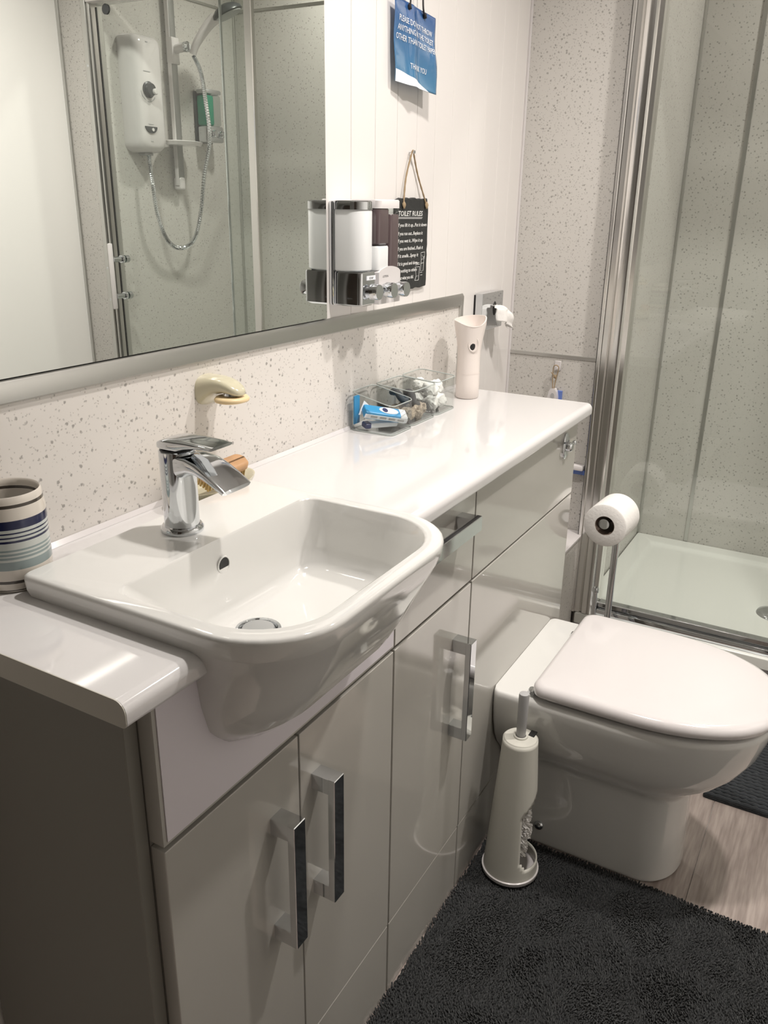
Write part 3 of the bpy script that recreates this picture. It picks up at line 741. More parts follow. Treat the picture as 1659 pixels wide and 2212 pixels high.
def lettering(body, size, fx, parent, m, name='lettering', off=0.0, align='CENTER', shear=0.0, spacing=1.0):
    V, Fc = text2d(body, size, align, shear, off, spacing)
    return add(name, ([fx(a, b) for a, b in V], Fc), m, parent)
lettering('SOAP', .0052, lambda a, b: (.822 + a, YW - .0633, 1.1210 + b), d1_, DARKGREY)

d2_ = thing('soap_dispenser', 'white double wall dispenser with brown and white chambers beside the slate', 'dispenser', (.88, YW, 1.08), group='wall soap dispensers')
add('back_plate', box(.8430, .9190, YW, YW - .012, 1.078, 1.242, .003, 2), PLAST, d2_, smooth=40)
ch = add('chamber', chamber(.8440, .8830, YW - .012, YW - .063, 1.130, 1.172, .008), SOAPW, d2_, smooth=40, label='white soap left at the bottom of the chamber')
add('chamber', chamber(.8440, .8830, YW - .012, YW - .063, 1.1725, 1.231, .008), SOAPB, d2_, smooth=40, label='dark brown stained upper chamber')
add('chamber', chamber(.8840, .9175, YW - .012, YW - .063, 1.130, 1.222, .008), SOAPB, d2_, smooth=40, label='second chamber full of brown soap')
add('chamber', chamber(.8840, .9175, YW - .012, YW - .063, 1.2225, 1.2312, .008), CLEARP, d2_, smooth=40, label='clear empty top of the second chamber')
add('cap', cap_(.8435, .9185, YW - .010, YW - .0645, 1.2315, 1.2450, .010), PLAST, d2_, smooth=40)
def pb():
    poly = [(.844, 1.078), (.918, 1.078), (.918, 1.130)] + [(.918 - .074 * i / 12, 1.130 + .010 * math.sin(PI * (0.1 + 0.8 * i / 12)) - .001) for i in range(1, 12)] + [(.844, 1.130)]
    return prism(poly, 'y', YW - .010, YW - .0650)
pbo = add('pump_body', pb(), PLAST, d2_, smooth=30)
add('push_knob', knob(.862, 1.101, YW - .0645), CHROME, d2_, smooth=35)
add('push_knob', knob(.906, 1.100, YW - .0645), CHROME, d2_, smooth=35)
lettering('LOTION', .0050, lambda a, b: (.866 + a, YW - .0653, 1.1215 + b), d2_, DARKGREY)

# ================================================================== SLATE SIGN
sl_ = thing('slate_sign', 'small black slate with chalk bathroom rules hung on twine', 'sign', (1.068, YW, 1.085))
random.seed(3)
def slate():
    x0, x1, z0, z1 = 1.005, 1.132, 1.083, 1.249
    pts = []
    def edge(a, b, n):
        for i in range(n):
            t = i / n; pts.append((a[0] + (b[0] - a[0]) * t + random.uniform(-.0012, .0012), a[1] + (b[1] - a[1]) * t + random.uniform(-.0012, .0012)))
    edge((x0, z0), (x1 - .004, z0 + .002), 12); edge((x1, z0 + .004), (x1 + .001, z1 - .006), 16); edge((x1 - .005, z1), (x0 + .004, z1 + .001), 12); edge((x0, z1 - .004), (x0, z0 + .003), 16)
    c = (1.068, 1.166)
    sc = lambda k: [(c[0] + (p[0] - c[0]) * k, c[1] + (p[1] - c[1]) * k) for p in pts]
    return loft([[(p[0], YW, p[1]) for p in sc(.99)], [(p[0], YW - .002, p[1]) for p in sc(1.0)], [(p[0], YW - .0055, p[1]) for p in sc(.995)], [(p[0], YW - .0068, p[1]) for p in sc(.975)]])
add('slate_tile', slate(), SLATE, sl_, smooth=30)
YT = YW - .0071
lines = [('TOILET RULES', 1.222, .0125), ('If you lift it up...Put it down', 1.203, .0088), ('If you run out...Replace it', 1.188, .0088), ('If you wet it...Wipe it up', 1.175, .0088), ('If you are finished...Flush it', 1.161, .0088), ('If it smells...Spray it', 1.148, .0088), ('If it is good and done..', 1.134, .0088), ('Say nothing to others', 1.121, .0088), ('about what you did.', 1.108, .0088)]
for i, (s, z, sz) in enumerate(lines):
    V, Fc = text2d(s, sz, 'LEFT', 0.15, 0.00012)
    mxw = max(v[0] for v in V); wd = [.098, .116, .100, .101, .103, .084, .085, .080, .066][i] ; k = wd / mxw
    add('chalk_line', ([(1.0105 + a * k, YT, z - .004 + b) for a, b in V], Fc), CHALK, sl_)
def cline(pts, r=.0004): return tube([(p[0], YT, p[1]) for p in pts], r, 4)
add('chalk_line', merge(cline([(1.010, 1.2155), (1.108, 1.2150)]), cline([(1.012, 1.2135), (1.106, 1.2130)])), CHALK, sl_)
add('chalk_drawing', merge(cline([(1.106, 1.150), (1.122, 1.151), (1.121, 1.1385), (1.108, 1.1375), (1.106, 1.150)]), cline([(1.110, 1.146), (1.117, 1.140), (1.121, 1.1435)]), cline([(1.108, 1.1375), (1.106, 1.116), (1.117, 1.116), (1.119, 1.1375)]), cline([(1.106, 1.130), (1.119, 1.131)]), cline([(1.104, 1.113), (1.113, 1.113)]), cline([(1.106, 1.108), (1.114, 1.108)])), CHALK, sl_)
add('chalk_drawing', merge(cline([(1.083, 1.124), (1.102, 1.124), (1.099, 1.107), (1.088, 1.107), (1.083, 1.124)]), cline([(1.084, 1.128), (1.102, 1.129)]), cline([(1.085, 1.131), (1.100, 1.132)]), cline([(1.088, 1.107), (1.083, 1.099), (1.098, 1.099), (1.099, 1.107)])), CHALK, sl_)
tw = spline([(1.028, YW - .009, 1.238), (1.030, YW - .008, 1.246), (1.042, YW - .005, 1.285), (1.058, YW - .007, 1.326), (1.0615, YW - .009, 1.3305), (1.066, YW - .007, 1.326), (1.088, YW - .005, 1.290), (1.112, YW - .008, 1.250), (1.118, YW - .009, 1.238)], 6)
add('twine', merge(tube(tw, [.0014 + .0004 * (i % 2) for i in range(len(tw))], 7)), TWINE, sl_, smooth=60)
for x_ in (1.028, 1.119):
    add('twine_knot', blob((x_, YW - .010, 1.237), .0045, .003, .006, .3, 4, 3, 2), TWINE, sl_, smooth=60)
add('nail', merge(lathe([(.0015, 0), (.0015, -.010), (.0032, -.010), (.003, -.0115), (0, -.0115)], (1.0615, YW, 1.3285), 12, 'y')), CHROME, smooth=40, label='small metal nail holding the slate twine', cat='nail', loc=(1.0615, YW, 1.3285))

# ================================================================== BLUE NOTICE
bn = thing('notice', 'blue laminated toilet notice hanging on a black cord', 'sign', (1.04, YW, 1.43))
BL, TL, TR, BR = Vector((.981, -.0155, 1.436)), Vector((.975, -.0155, 1.564)), Vector((1.106, -.0255, 1.549)), Vector((1.111, -.0315, 1.427))
def bil(u, v, off=0.0):
    p = (BL * (1 - u) + BR * u) * (1 - v) + (TL * (1 - u) + TR * u) * v
    k = .0045 * math.exp(-((u - .42) / .09) ** 2) * (1 - .4 * v) + .003 * math.exp(-((u - .93) / .06) ** 2 - ((v - .48) / .14) ** 2) + .0014 * math.sin(9 * v + 5 * u)
    return Vector((p.x, p.y - k - off, p.z))
def sheet(nu=36, nv=36, off=0.0, inside=None):
    V = [bil(i / nu, j / nv, off) for j in range(nv + 1) for i in range(nu + 1)]
    Fc = [(j * (nu + 1) + i, j * (nu + 1) + i + 1, (j + 1) * (nu + 1) + i + 1, (j + 1) * (nu + 1) + i) for j in range(nv) for i in range(nu)]
    return V, Fc
sh_o = add('laminated_sheet', sheet(), BLUESHEET, bn, smooth=80)
uvl = sh_o.data.uv_layers.new(name='UVMap')
for lp in sh_o.data.loops:
    vi = lp.vertex_index; uvl.data[lp.index].uv = ((vi % 37) / 36, (vi // 37) / 36)
so = sh_o.modifiers.new('solid', 'SOLIDIFY'); so.thickness = .0005
def wave():
    n = 30; V = []; Fc = []
    for i in range(n + 1):
        u = .80 * i / n; t = .148 * (1 - (u / .80) ** 1.7)
        for j in range(5): V.append(bil(u + .002, max(t, 0.001) * j / 4, .0008))
    for i in range(n):
        for j in range(4): Fc.append((i * 5 + j, (i + 1) * 5 + j, (i + 1) * 5 + j + 1, i * 5 + j + 1))
    return V, Fc
add('white_wave', wave(), PRINTW, bn, smooth=80)
for s, v0, u0, u1 in (('PLEASE DO NOT THROW', .735, .09, .91), ('ANYTHING IN THE TOILET', .625, .07, .93), ('OTHER THAN TOILET PAPER', .515, .04, .96), ('THANK YOU', .215, .34, .74)):
    V, Fc = text2d(s, 1.0, 'LEFT', 0, 0.0); mw = max(a for a, b in V)
    add('lettering', ([bil(u0 + (u1 - u0) * a / mw, v0 + .10 * b, .0009) for a, b in V], Fc), PRINTW, bn)
cp = spline([tuple(bil(.335, .965, .002)), tuple(bil(.345, 1.02, .003)), (1.026, -.018, 1.590), (1.045, -.012, 1.625), (1.066, -.018, 1.600), tuple(bil(.66, 1.02, .003)), tuple(bil(.72, .94, .002))], 6)
add('cord', tube(cp, .0016, 8), CORD, bn, smooth=60)
for u_ in (.335, .72):
    c_ = bil(u_, .95, .002)
    add('cord_knot', blob(c_, .004, .003, .005, .3, 4, 5, 2), CORD, bn, smooth=60)
add('nail', lathe([(.0015, 0), (.0015, -.012), (.0032, -.012), (.003, -.0135), (0, -.0135)], (1.045, YW, 1.6235), 12, 'y'), CHROME, smooth=40, label='small metal nail holding the blue notice cord', cat='nail', loc=(1.045, YW, 1.6235))

# ================================================================== ORGANIZER
og = thing('organizer', 'clear acrylic three-compartment organizer on the worktop', 'organizer', (.98, -.05, .8502))
OX0, OX1, OY0, OY1, OZ = .846, 1.120, -.010, -.094, .8502
def tray_shell(x0, x1, y0, y1, z0, zb, zf, r=.012, t=.0022):
    def ring(ins, zz):
        rr = rrect(x0 + ins, x1 - ins, y1 + ins, y0 - ins, 0, max(r - ins, .002), 5)
        return [(p[0], p[1], zz if zz is not None else zf + (zb - zf) * (p[1] - y1) / (y0 - y1)) for p in rr]
    return loft([ring(.004, z0), ring(.0, z0 + .004), ring(0, None), ring(t, None), ring(t, z0 + .006), ring(.006, z0 + .003)])
add('bin', tray_shell(OX0, .928, OY0, OY1 - .004, OZ, .9215, .9030), ACRYL, og, smooth=40)
add('bin', tray_shell(.9300, 1.030, OY0, OY1, OZ, .9215, .9150), ACRYL, og, smooth=40)
add('bin', tray_shell(1.0320, OX1, OY0, OY1, OZ, .9215, .9150), ACRYL, og, smooth=40)

EDGEA = mat('acrylic_edge', (0.42, 0.46, 0.44), 0.15)
for (xa, xb, y1_, zf) in ((OX0, .928, OY1 - .004, .9030), (.9300, 1.030, OY1, .9150), (1.0320, OX1, OY1, .9150)):
    rr_ = rrect(xa + .0011, xb - .0011, y1_ + .0011, OY0 - .0011, 0, .011, 5)
    add('bin_edge', tube([(p[0], p[1], zf + (.9215 - zf) * (p[1] - y1_) / (OY0 - y1_)) for p in rr_], .0010, 6, closed=True), EDGEA, og, smooth=60)
    add('bin_edge', tube([(p[0], p[1], OZ + .0012) for p in rr_], .0009, 6, closed=True), EDGEA, og, smooth=60)

def packet(name, label, group=None):
    t = thing(name, label, 'packet', (0, 0, 0), group)
    add('sleeve', box(-.033, .033, -.009, .009, -.006, .006, .003, 2), BLUE, t, world=False, smooth=40)
    add('white_band', merge(box(-.0331, .0331, -.0094, -.0089, -.0035, .0030), box(.020, .0333, -.0092, .0092, -.0062, .0062, .002, 1)), PRINTW, t, world=False)
    add('oval_label', loft([circ((.004, .0, z), r, 24, 'z', r * .42) for z, r in ((.0060, .0150), (.0066, .0150))]), PRINTW, t, world=False)
    add('round_mark', loft([circ((-.002, .0, z), .0042, 16) for z in (.0067, .0070)]), NAVY, t, world=False)
    add('side_print', merge(*[box(-.024 + i * .014, -.014 + i * .014, -.0097, -.0094, -.0016, .0014) for i in range(4)]), HANDLEP, t, world=False)
    return t
p1 = packet('tissue_packet', 'blue and white packet with oval label lying in the near compartment')
p1.scale = (1.28, 1.35, 1.35); p1.location = (.885, -.060, .8790); p1.rotation_euler = (math.radians(28), math.radians(12), math.radians(-38))
def packet2():
    t = thing('tissue_packet', 'pale packet with dark blue end under the oval-labelled one', 'packet', (0, 0, 0))
    add('sleeve', box(-.030, .030, -.008, .008, -.005, .005, .003, 2), PRINTW, t, world=False, smooth=40)
    add('end_band', box(-.0303, -.018, -.0083, .0083, -.0053, .0053, .002, 1), NAVY, t, world=False)
    return t
p2 = packet2(); p2.scale = (1.1, 1.1, 1.0); p2.location = (.882, -.052, .8600); p2.rotation_euler = (math.radians(4), math.radians(2), math.radians(-34))
c_card = add('card', prism([(.8505, .861), (.8690, .861), (.8690, .9125), (.8505, .9125)], 'y', -.0145, -.0165), BLUE, loc=(.86, -.0155, .862), label='upright blue card at the back of the near compartment', cat='card')
c_tri = add('paper_flap', ([(.8560, -.022, .879), (.8780, -.046, .8835), (.8720, -.024, .9020), (.8560, -.0225, .8783), (.8780, -.0465, .8828), (.8720, -.0245, .9013)], [(0, 1, 2), (5, 4, 3), (0, 3, 4, 1), (1, 4, 5, 2), (2, 5, 3, 0)]), PRINTW, loc=(.865, -.03, .88), label='folded white paper flap in the near compartment', cat='paper')
for (cx, cy, cz, r, tilt) in ((.975, -.042, .8930, .017, .6), (.992, -.060, .8890, .015, 1.0)):
    tie = add('hair_tie', tube([(r * math.cos(2 * PI * i / 28), r * math.sin(2 * PI * i / 28), .0025 * math.sin(6 * PI * i / 28)) for i in range(28)], .0062, 8, closed=True), TIE, smooth=60, world=False, label='dark grey fabric hair tie ' + ('leaning at the back of the middle compartment' if cy > -.05 else 'lying at the front of the middle compartment'), cat='hair tie', group='hair ties in the middle compartment')
    tie.location = (cx, cy, cz); tie.rotation_euler = (tilt, .3, .4)
for i, (cx, cy, cz, rx) in enumerate(((.953, -.070, .8665, .0145), (.982, -.074, .8660, .0135), (1.008, -.068, .8670, .0135), (.962, -.040, .8670, .0140), (.995, -.040, .8665, .0130))):
    add('tissue_ball', blob((0, 0, 0), rx, rx * .95, .0125, .22, 3.5, i, 3), TAN, smooth=30, world=False, loc=(cx, cy, cz), label='crumpled tan tissue ball in the middle compartment', cat='tissue', group='crumpled tan tissue in the middle compartment')
for i, (cx, cy, cz, rx) in enumerate(((1.052, -.070, .8690, .0155), (1.083, -.072, .8690, .0160), (1.100, -.045, .8690, .0155), (1.058, -.036, .8690, .0160), (1.070, -.058, .8935, .0170), (1.098, -.058, .8925, .0150), (1.082, -.030, .8950, .0160))):
    add('cotton_wool_ball', blob((0, 0, 0), rx, rx * .95, .0150, .18, 2.5, i + 20, 3), COTTON, smooth=60, world=False, loc=(cx, cy, cz), label='white cotton wool ball in the far compartment', cat='cotton wool', group='cotton wool balls in the far compartment')

# ================================================================== AIR FRESHENER
AFX, AFY = 1.222, -.072
af = thing('air_freshener', 'tall blush white automatic air freshener standing at the end of the worktop', 'air freshener', (AFX, AFY, .8502))
def fresh():
    rings = []; n = 48
    prof = [(0, .0240), (.003, .0265), (.03, .0268), (.055, .0262), (.080, .0258), (.100, .0262), (.120, .0288), (.135, .0320), (.147, .0342), (.155, .0358)]
    def ring(h, r, top=False, ins=0):
        out = []
        for k in range(n):
            a = 2 * PI * k / n; x_, y_ = (r - ins) * math.cos(a), (r * .92 - ins) * math.sin(a)
            # front faces towards the room and slightly to the camera
            z_ = h
            if top:
                # rim dips at the near-left side, rises to the right
                fa = math.cos(a - math.radians(-130)); z_ = h + .010 - .013 * max(0, fa) ** 2 + .004 * math.cos(a - math.radians(-30))
            out.append((AFX + x_, AFY + y_, .8502 + z_))
        return out
    for h, r in prof: rings.append(ring(h, r))
    rings.append(ring(.157, .0362, True)); rings.append(ring(.157, .0362, True, .0022)); rings.append(ring(.146, .0352, False, .0025)); rings.append(ring(.138, .0325, False, .004))
    rings.append(ring(.136, .012))
    return loft(rings)
add('housing', fresh(), FRESH, af, smooth=50)
ND = Vector((-0.50, -0.866, 0))   # direction the nozzle faces
ND = Vector((-0.785, -0.62, 0)).normalized()
side = Vector((0.62, -0.785, 0)).normalized()
def fdisc(u, h, r, rz, d0, prof):
    c = Vector((AFX, AFY, .8502 + h)) + side * u; rings = []
    for k, d in prof:
        rings.append([tuple(c + side * r * k * math.cos(a) + Vector((0, 0, rz * k * math.sin(a))) + ND * (d0 + d)) for a in [2 * PI * i / 28 for i in range(28)]])
    return loft(rings)
add('nozzle_recess', fdisc(.002, .117, .0115, .0165, .0235, [(1.0, 0), (1.0, .0035), (.92, .0042), (.70, .0022), (.4, .0012)]), FRESH, af, smooth=60)
add('nozzle', fdisc(.000, .113, .0058, .0085, .0255, [(1.0, 0), (1.0, .0010), (.6, .0022)]), BLACK, af, smooth=60)
add('seam', loft([circ((AFX, AFY, .8502 + h), .0272, 48, 'z', .0272 * .92) for h in (.0540, .0546)], False, False), FRESH, af)

# ================================================================== WALL TISSUE HOLDER
th = thing('tissue_holder', 'square chrome wall tissue holder above the worktop end', 'tissue holder', (1.452, YW, .965))
add('back_gap_shade', box(1.389, 1.512, YW, YW - .003, .968, 1.047), BLACK, th)  # black sheet standing for the shade in the gap behind the box
add('box', box(1.390, 1.514, YW - .003, YW - .021, .966, 1.050, .0012, 1), CHROME, th, smooth=30)
add('slot', loft([circ((1.464, YW - d, 1.012), .010, 20, 'y', .016) for d in (.0205, .0214)]), BLACK, th)
def tissue_tail():
    nu, nv = 26, 26; V = []; Fc = []
    for j in range(nv + 1):
        v = j / nv
        for i in range(nu + 1):
            u = i / nu
            wd = .018 + .058 * v ** .9
            fold = math.sin(u * 13 + v * 3) * .0055 * (.5 + v) + .007 * noise.noise(Vector((u * 3.1, v * 3.7, 2.2)))
            x_ = 1.464 + .020 * v + (u - .5) * wd
            y_ = YW - .020 - .034 * math.sin(min(1, v * 1.15) * PI * .62) * (.55 + .45 * math.sin(u * PI)) + fold
            z_ = 1.018 + .010 * math.sin(v * 2.6) - .052 * v ** 1.3 - .026 * v * (u - .55) + .005 * noise.noise(Vector((u * 4, v * 4, 7)))
            V.append((x_, y_, z_))
    for j in range(nv):
        for i in range(nu):
            a = j * (nu + 1) + i; Fc.append((a, a + 1, a + nu + 2, a + nu + 1))
    return V, Fc
tt = add('tissue', tissue_tail(), PAPER, smooth=40, loc=(1.465, YW - .022, 1.01), label='crumpled white tissue hanging out of the chrome wall holder', cat='tissue')
tt.modifiers.new('solid', 'SOLIDIFY').thickness = .0012

# ================================================================== SQUEEGEE on the far wall
sq = thing('squeegee', 'white and blue shower squeegee hanging behind the worktop end', 'squeegee', (XF - .004, -.135, .60))
XW_ = XF - .006
add('handle', loft([[(XW_ - d, -.135 + hw * s, z) for s in (-1, 1) for d in ((.016, .002) if s < 0 else (.002, .016))] for z, hw in ((.62, .006), (.66, .010), (.74, .013), (.785, .013), (.800, .010), (.808, .005))]), PLAST, sq, smooth=60)
add('hang_hole', loft([circ((XW_ - d, -.136, .790), .0050, 20, 'x', .0075) for d in (.0155, .0170)]), HANDLEP, sq)
add('rubber_back', box(XW_ + .002, XW_ - .003, -.128, -.156, .63, .802, .001, 1), SBLUE, sq)
add('head_bar', box(XW_, XW_ - .022, -.035, -.2345, .606, .620, .004, 2), PLAST, sq, smooth=40)
add('blade', box(XW_ - .006, XW_ - .010, -.033, -.2360, .594, .606), SBLUE, sq)
add('string_loop', merge(tube(spline([(XW_ - .012, -.136, .795), (XW_ - .010, -.139, .83), (XW_ - .010, -.144, .862), (XW_ - .012, -.132, .864), (XW_ - .010, -.131, .835), (XW_ - .012, -.135, .795)], 5), .0013, 6), blob((XW_ - .010, -.137, .838), .003, .004, .005, .3, 3, 1, 2), tube([(XW_ - .01, -.137, .838), (XW_ - .012, -.126, .848)], .0012, 5)), TWINE, sq, smooth=60)
hk = add('hook', merge(box(XW_ + .002, XW_ - .001, -.130, -.146, .852, .876, .001, 1), tube([(XW_ - .001, -.138, .858), (XW_ - .012, -.138, .857), (XW_ - .014, -.138, .864)], .0016, 6)), PLAST, smooth=40, label='small white adhesive hook holding the squeegee string', cat='hook', loc=(XW_, -.138, .86))

# ================================================================== TOILET
TCX = 1.063
toi = thing('toilet', 'white back-to-wall toilet with D-shaped lid closed', 'toilet', (TCX, -.5, 0))
def dring(hw, yf, z, yb=-.3025, rb=.02, n=40, xc=TCX, ys=None, p=.86):
    ys = yb - (yb - yf) * .42 if ys is None else ys; out = []
    for i in range(9):
        a = 0.5 * PI * i / 8; out.append((xc + hw - rb + rb * math.sin(PI / 2 - a + PI / 2 - PI / 2) if False else xc + hw - rb + rb * math.cos(0.5 * PI - a), yb - rb + rb * math.sin(0.5 * PI - a), z))
    for i in range(n + 1):
        a = PI * i / n; c, s = math.cos(a), math.sin(a)
        out.append((xc + hw * math.copysign(abs(c) ** p, c), ys - (ys - yf) * abs(s) ** p, z))
    for i in range(9):
        a = 0.5 * PI * i / 8; out.append((xc - hw + rb - rb * math.cos(a), yb - rb + rb * math.sin(a), z))
    return out
pan = [dring(.104, -.664, .0015, rb=.004, ys=-.585), dring(.1055, -.668, .006, rb=.004, ys=-.585), dring(.1035, -.665, .10, rb=.004, ys=-.585), dring(.1035, -.664, .185, rb=.004, ys=-.583),
       dring(.1070, -.670, .202, rb=.004, ys=-.58), dring(.118, -.692, .216, rb=.004, ys=-.57), dring(.138, -.722, .238, rb=.006, ys=-.55), dring(.156, -.748, .268, rb=.008, ys=-.53),
       dring(.168, -.768, .305, rb=.010, ys=-.52), dring(.174, -.779, .342, rb=.012, ys=-.51), dring(.1755, -.783, .362, rb=.014, ys=-.51), dring(.174, -.781, .371, rb=.014, ys=-.51), dring(.168, -.774, .3755, rb=.014, ys=-.51), dring(.10, -.70, .3757, rb=.010, ys=-.51)]
add('pan', loft(pan), PORC, toi, smooth=50)
add('seat', loft([dring(.160, -.770, .3770, yb=-.392, rb=.02, ys=-.53), dring(.160, -.770, .3835, yb=-.392, rb=.02, ys=-.53)]), PLAST, toi, smooth=40)
add('lid', loft([dring(.168, -.780, .3850, yb=-.382, rb=.022, ys=-.53), dring(.1755, -.789, .3885, yb=-.377, rb=.026, ys=-.53), dring(.1770, -.791, .3950, yb=-.376, rb=.028, ys=-.53), dring(.1755, -.789, .4020, yb=-.377, rb=.026, ys=-.53), dring(.171, -.783, .4075, yb=-.381, rb=.024, ys=-.53), dring(.163, -.773, .4105, yb=-.388, rb=.022, ys=-.53), dring(.12, -.72, .4120, yb=-.42, rb=.02, ys=-.53), dring(.05, -.62, .4125, yb=-.47, rb=.01, ys=-.53)]), PLAST, toi, smooth=60)
for x_ in (TCX - .155, TCX + .10):
    add('hinge', merge(lathe([(.008, 0), (.008, .006), (.006, .009), (0, .009)], (x_ + .01, -.372, .3757), 18), tube([(x_ - .008, -.377, .3835), (x_ + .03, -.377, .3835)], .0045, 10)), CHROME, toi, smooth=40)
add('screw_cap', lathe([(.010, 0), (.010, -.004), (.007, -.008), (0, -.0085)], (TCX - .1035, -.398, .046), 20, 'x'), CHROME, toi, smooth=50)

# ================================================================== TOILET BRUSH
BX, BY = .853, -.378; BZ = .0135
tb = thing('toilet_brush', 'off-white conical toilet brush holder with grey-handled brush beside the toilet', 'toilet brush', (BX, BY, BZ))
def shell():
    n = 64; H = .297; R0, R1 = .0530, .0325; V = []; Fc = []; m = 40
    for j in range(m + 1):
        h = H * j / m; r = R0 + (R1 - R0) * (h / H) ** .95
        for i in range(n):
            a = 2 * PI * i / n; V.append((BX + r * math.cos(a), BY + r * math.sin(a), BZ + .004 + h))
    a_r = math.atan2(-.867, .498)      # silhouette direction to the right of the camera
    for j in range(m):
        for i in range(n):
            a = 2 * PI * (i + .5) / n; h = H * (j + .5) / m / H
            da_ = (a - a_r + PI) % (2 * PI) - PI
            # lower window: between 12% and 52%, upper notch tapers
            left = -1.42 if h < .50 else -1.42 + 1.25 * (h - .50) / .15
            lo = .10 + .06 * (max(0, (-1.05 - da_)) / .37) ** 2
            if lo < h < .65 and left < da_ < .95: continue
            k = (i + 1) % n
            Fc.append((j * n + i, j * n + k, (j + 1) * n + k, (j + 1) * n + i))
    return V, Fc
shx = add('holder_shell', shell(), BRUSHP, tb, smooth=40)
shx.modifiers.new('solid', 'SOLIDIFY').thickness = .0025
add('base_dish', lathe([(.054, 0), (.0555, .002), (.0555, .008), (.0515, .009), (.049, .004), (0, .004)], (BX, BY, BZ), 48), PLAST, tb, smooth=40)
add('collar', lathe([(.0318, .2965), (.0322, .3005), (.0300, .3035), (.0135, .3050), (.0130, .3080), (.0095, .3080), (.0095, .300)], (BX, BY, BZ), 40), BRUSHP, tb, smooth=40)
add('notch', box(BX + .010, BX + .030, BY - .010, BY - .022, BZ + .3025, BZ + .3055, .001, 1), BLACK, tb)
add('brush_handle', lathe([(.006, .12), (.0075, .295), (.0085, .300), (.0092, .34), (.0095, .392), (.0088, .397), (.0, .3985)], (BX, BY, BZ), 24), HANDLEP, tb, smooth=40)
tufts = []
random.seed(5)
for i in range(620):
    a = random.uniform(0, 2 * PI); h = random.uniform(.040, .165); r = .037 * (1 - .22 * abs(h - .10) / .065)
    tufts.append(tube([(BX, BY, BZ + h), (BX + r * .6 * math.cos(a), BY + r * .6 * math.sin(a), BZ + h + .004), (BX + r * math.cos(a + .15), BY + r * math.sin(a + .15), BZ + h + random.uniform(-.006, .010))], [.002, .0022, .0016], 4))
add('brush_head', merge(*tufts), PAPER, tb, kind='stuff')

# ================================================================== TOILET ROLL STAND
PX_, PY_ = 1.528, -.3565
st = thing('toilet_roll_stand', 'free-standing chrome toilet roll stand between the toilet and shower', 'toilet roll stand', (PX_, PY_, 0))
add('base_plate', lathe([(.066, 0), (.068, .003), (.068, .010), (.064, .014), (0, .0145)], (PX_ - .0, PY_ - .0, .0005), 40), CHROME, st, smooth=40)
add('pole', tube([(PX_, PY_, .014), (PX_, PY_, .535)], .0085, 20), CHROME, st, smooth=40)
add('spare_peg', merge(tube([(PX_ + .012, PY_ + .040, .014), (PX_ + .012, PY_ + .040, .318)], .0058, 16), lathe([(.0078, 0), (.0085, .002), (.0085, .010), (.006, .013), (0, .0135)], (PX_ + .012, PY_ + .040, .315), 20)), CHROME, st, smooth=40)
RC = Vector((1.432, -.3465, .5385)); RA = Vector((.998, -.06, 0)).normalized()
add('roll_arm', merge(tube([(PX_, PY_, .530), (PX_ + .0, PY_, .545), tuple(RC + RA * .094 + Vector((0, 0, .006))), tuple(RC + RA * .0 + Vector((0, 0, .006)))], .0075, 16), tube([tuple(RC + RA * .003 + Vector((0, 0, .006))), tuple(RC - RA * .006 + Vector((0, 0, .006)))], [.0120, .0125], 20)), CHROME, st, smooth=40)
def roll_mesh():
    up = Vector((0, 0, 1)); sd_ = RA.cross(up)
    def ring(r, h): return [tuple(RC + RA * h + (sd_ * math.cos(2 * PI * i / 56) + up * math.sin(2 * PI * i / 56)) * r) for i in range(56)]
    a = [ring(.0235, .0), ring(.049, .0), ring(.0515, .002), ring(.0520, .05), ring(.0515, .1), ring(.049, .102), ring(.0235, .102)]
    V, Fc = loft(a, False, False)
    n = 56; L_ = len(a)
    Fc += [((L_ - 1) * n + j, (L_ - 1) * n + (j + 1) % n, (j + 1) % n, j) for j in range(n)]
    return (V, Fc), loft([ring(.0233, .001), ring(.0233, .101), ring(.0223, .101), ring(.0223, .001), ring(.0233, .001)], False, False)
r1, r2 = roll_mesh()
rl = thing('toilet_roll', 'white toilet roll on the chrome stand', 'toilet roll', tuple(RC))
add('paper', r1, PAPER, rl, smooth=40)
add('tube', r2, CARDB, rl, smooth=40)

# ================================================================== RUGS
def grid_tufts(x0, x1, y0, y1, z0, step, hgt, rad, jitter, seed, lean=.6, nrm=3, zfun=None):
    rnd = random.Random(seed); V = []; Fc = []; y_ = y0; 
    nx = int((x1 - x0) / step); ny = int((y1 - y0) / step)
    for j in range(ny):
        for i in range(nx):
            x_ = x0 + (i + .5 + rnd.uniform(-jitter, jitter)) * step; yy = y0 + (j + .5 + rnd.uniform(-jitter, jitter)) * step
            big = noise.noise(Vector((x_ * 9, yy * 9, seed))); b2 = noise.noise(Vector((x_ * 22, yy * 22, seed + 4)))
            h = hgt * (1 + .25 * big + .2 * rnd.uniform(-1, 1))
            la = big * 6 + b2 * 2; lx = lean * hgt * math.cos(la) + rnd.uniform(-.3, .3) * hgt; ly = lean * hgt * math.sin(la) + rnd.uniform(-.3, .3) * hgt
            b = len(V); a0 = rnd.uniform(0, 2 * PI)
            for k in range(nrm):
                a = a0 + 2 * PI * k / nrm; V.append((x_ + rad * math.cos(a), yy + rad * math.sin(a), z0))
            for k in range(nrm):
                a = a0 + 2 * PI * k / nrm; V.append((x_ + lx * .6 + rad * 1.0 * math.cos(a), yy + ly * .6 + rad * 1.0 * math.sin(a), z0 + h * .7))
            V.append((x_ + lx, yy + ly, z0 + h))
            for k in range(nrm):
                q = (k + 1) % nrm
                Fc.append((b + k, b + q, b + nrm + q, b + nrm + k)); Fc.append((b + nrm + k, b + nrm + q, b + 2 * nrm))
    return V, Fc
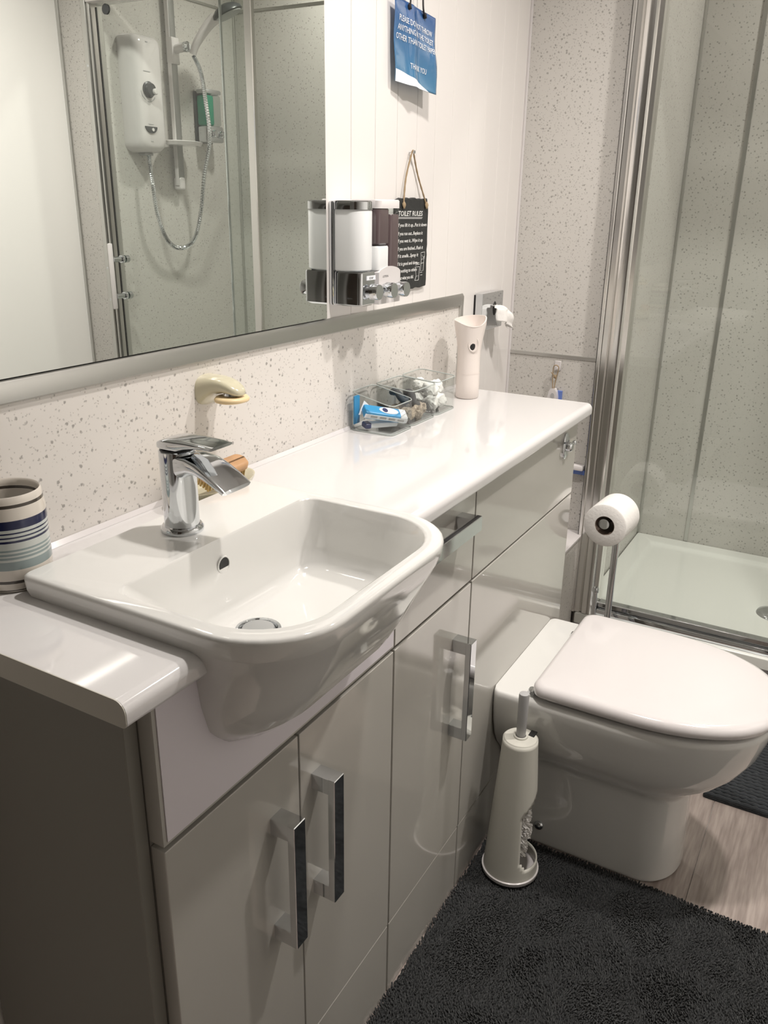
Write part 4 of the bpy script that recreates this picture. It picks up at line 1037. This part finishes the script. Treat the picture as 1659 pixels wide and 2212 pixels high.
def raw(name, me, m, parent):
    d = bpy.data.meshes.new(name); o0 = worg(parent)
    d.from_pydata([(p[0] - o0.x, p[1] - o0.y, p[2] - o0.z) for p in me[0]], [], me[1])
    d.materials.append(m); o = bpy.data.objects.new(name, d); COL.objects.link(o); o.parent = parent
    return o
rg1 = thing('bath_mat', 'charcoal shaggy bath mat in front of the cabinets and toilet', 'rug', (.55, -.8, .0005))
add('backing', loft([rrect(.02, .945, -1.32, -.309, z, .02, 6) for z in (.0005, .0050)]), RUG, rg1)
pl = raw('pile', grid_tufts(.02, .950, -1.32, -.3035, .0045, .0036, .0060, .0019, .40, 2, .35), RUG, rg1); pl['kind'] = 'stuff'
rg2 = thing('shower_mat', 'dark ribbed chenille mat on the floor beyond the toilet', 'rug', (1.44, -1.0, .0005))
add('backing', loft([rrect(1.285, 1.585, -1.36, -.668, z, .008, 6) for z in (.0005, .0050)]), RUG2, rg2)
random.seed(11)
x_ = 1.291
while x_ < 1.583:
    n = 90; pts = []
    for i in range(n + 1):
        yy = -.670 - .688 * i / n
        pts.append((x_ + .0012 * noise.noise(Vector((x_ * 50, yy * 60, 0))), yy, .0085 + .0012 * noise.noise(Vector((x_ * 80, yy * 70, 3)))))
    add('chenille_rib', tube(pts, [.0058 + .0010 * math.sin(i * 2.6 + x_ * 90) for i in range(n + 1)], 7), RUG2, rg2)
    x_ += .0122

# ================================================================== CEILING LIGHTS
for (lx, ly, pwr, r) in LIGHTS:
    t = thing('ceiling_light', {0: 'recessed ceiling downlight over the basin', 1: 'recessed ceiling downlight over the toilet', 2: 'added downlight that brightens the shower interior'}[LIGHTS.index((lx, ly, pwr, r))], 'ceiling light', (lx, ly, ZC))
    add('bezel', lathe([(r, 0), (r, -.004), (r + .012, -.003), (r + .014, 0)], (lx, ly, ZC), 32, cap0=False, cap1=False), CHROME, t, smooth=40)
    add('lens', lathe([(0, -.001), (r, -.001)], (lx, ly, ZC), 32, cap0=False, cap1=False), LAMP, t)
    ld = bpy.data.lights.new('downlight_lamp', 'AREA'); ld.shape = 'DISK'; ld.size = r * 2; ld.energy = pwr; ld.color = (1.0, 0.94, 0.89); ld.spread = math.radians(140)
    lo = bpy.data.objects.new('lamp', ld); COL.objects.link(lo); lo.parent = t; lo.location = (0, 0, -.006)

# crisp flat faces next to small radii
for nm in ('bowl', 'lid', 'top_slab', 'pan', 'tray_body', 'door', 'drawer', 'access_panel', 'lower_panel'):
    for o in list(bpy.data.objects):
        if o.type == 'MESH' and o.name.split('.')[0] == nm and o.parent is not None:
            for p in o.data.polygons: p.use_smooth = True
            o.data.set_sharp_from_angle(angle=math.radians(50))
            wn_ = o.modifiers.new('weighted', 'WEIGHTED_NORMAL'); wn_.keep_sharp = True; wn_.weight = 60
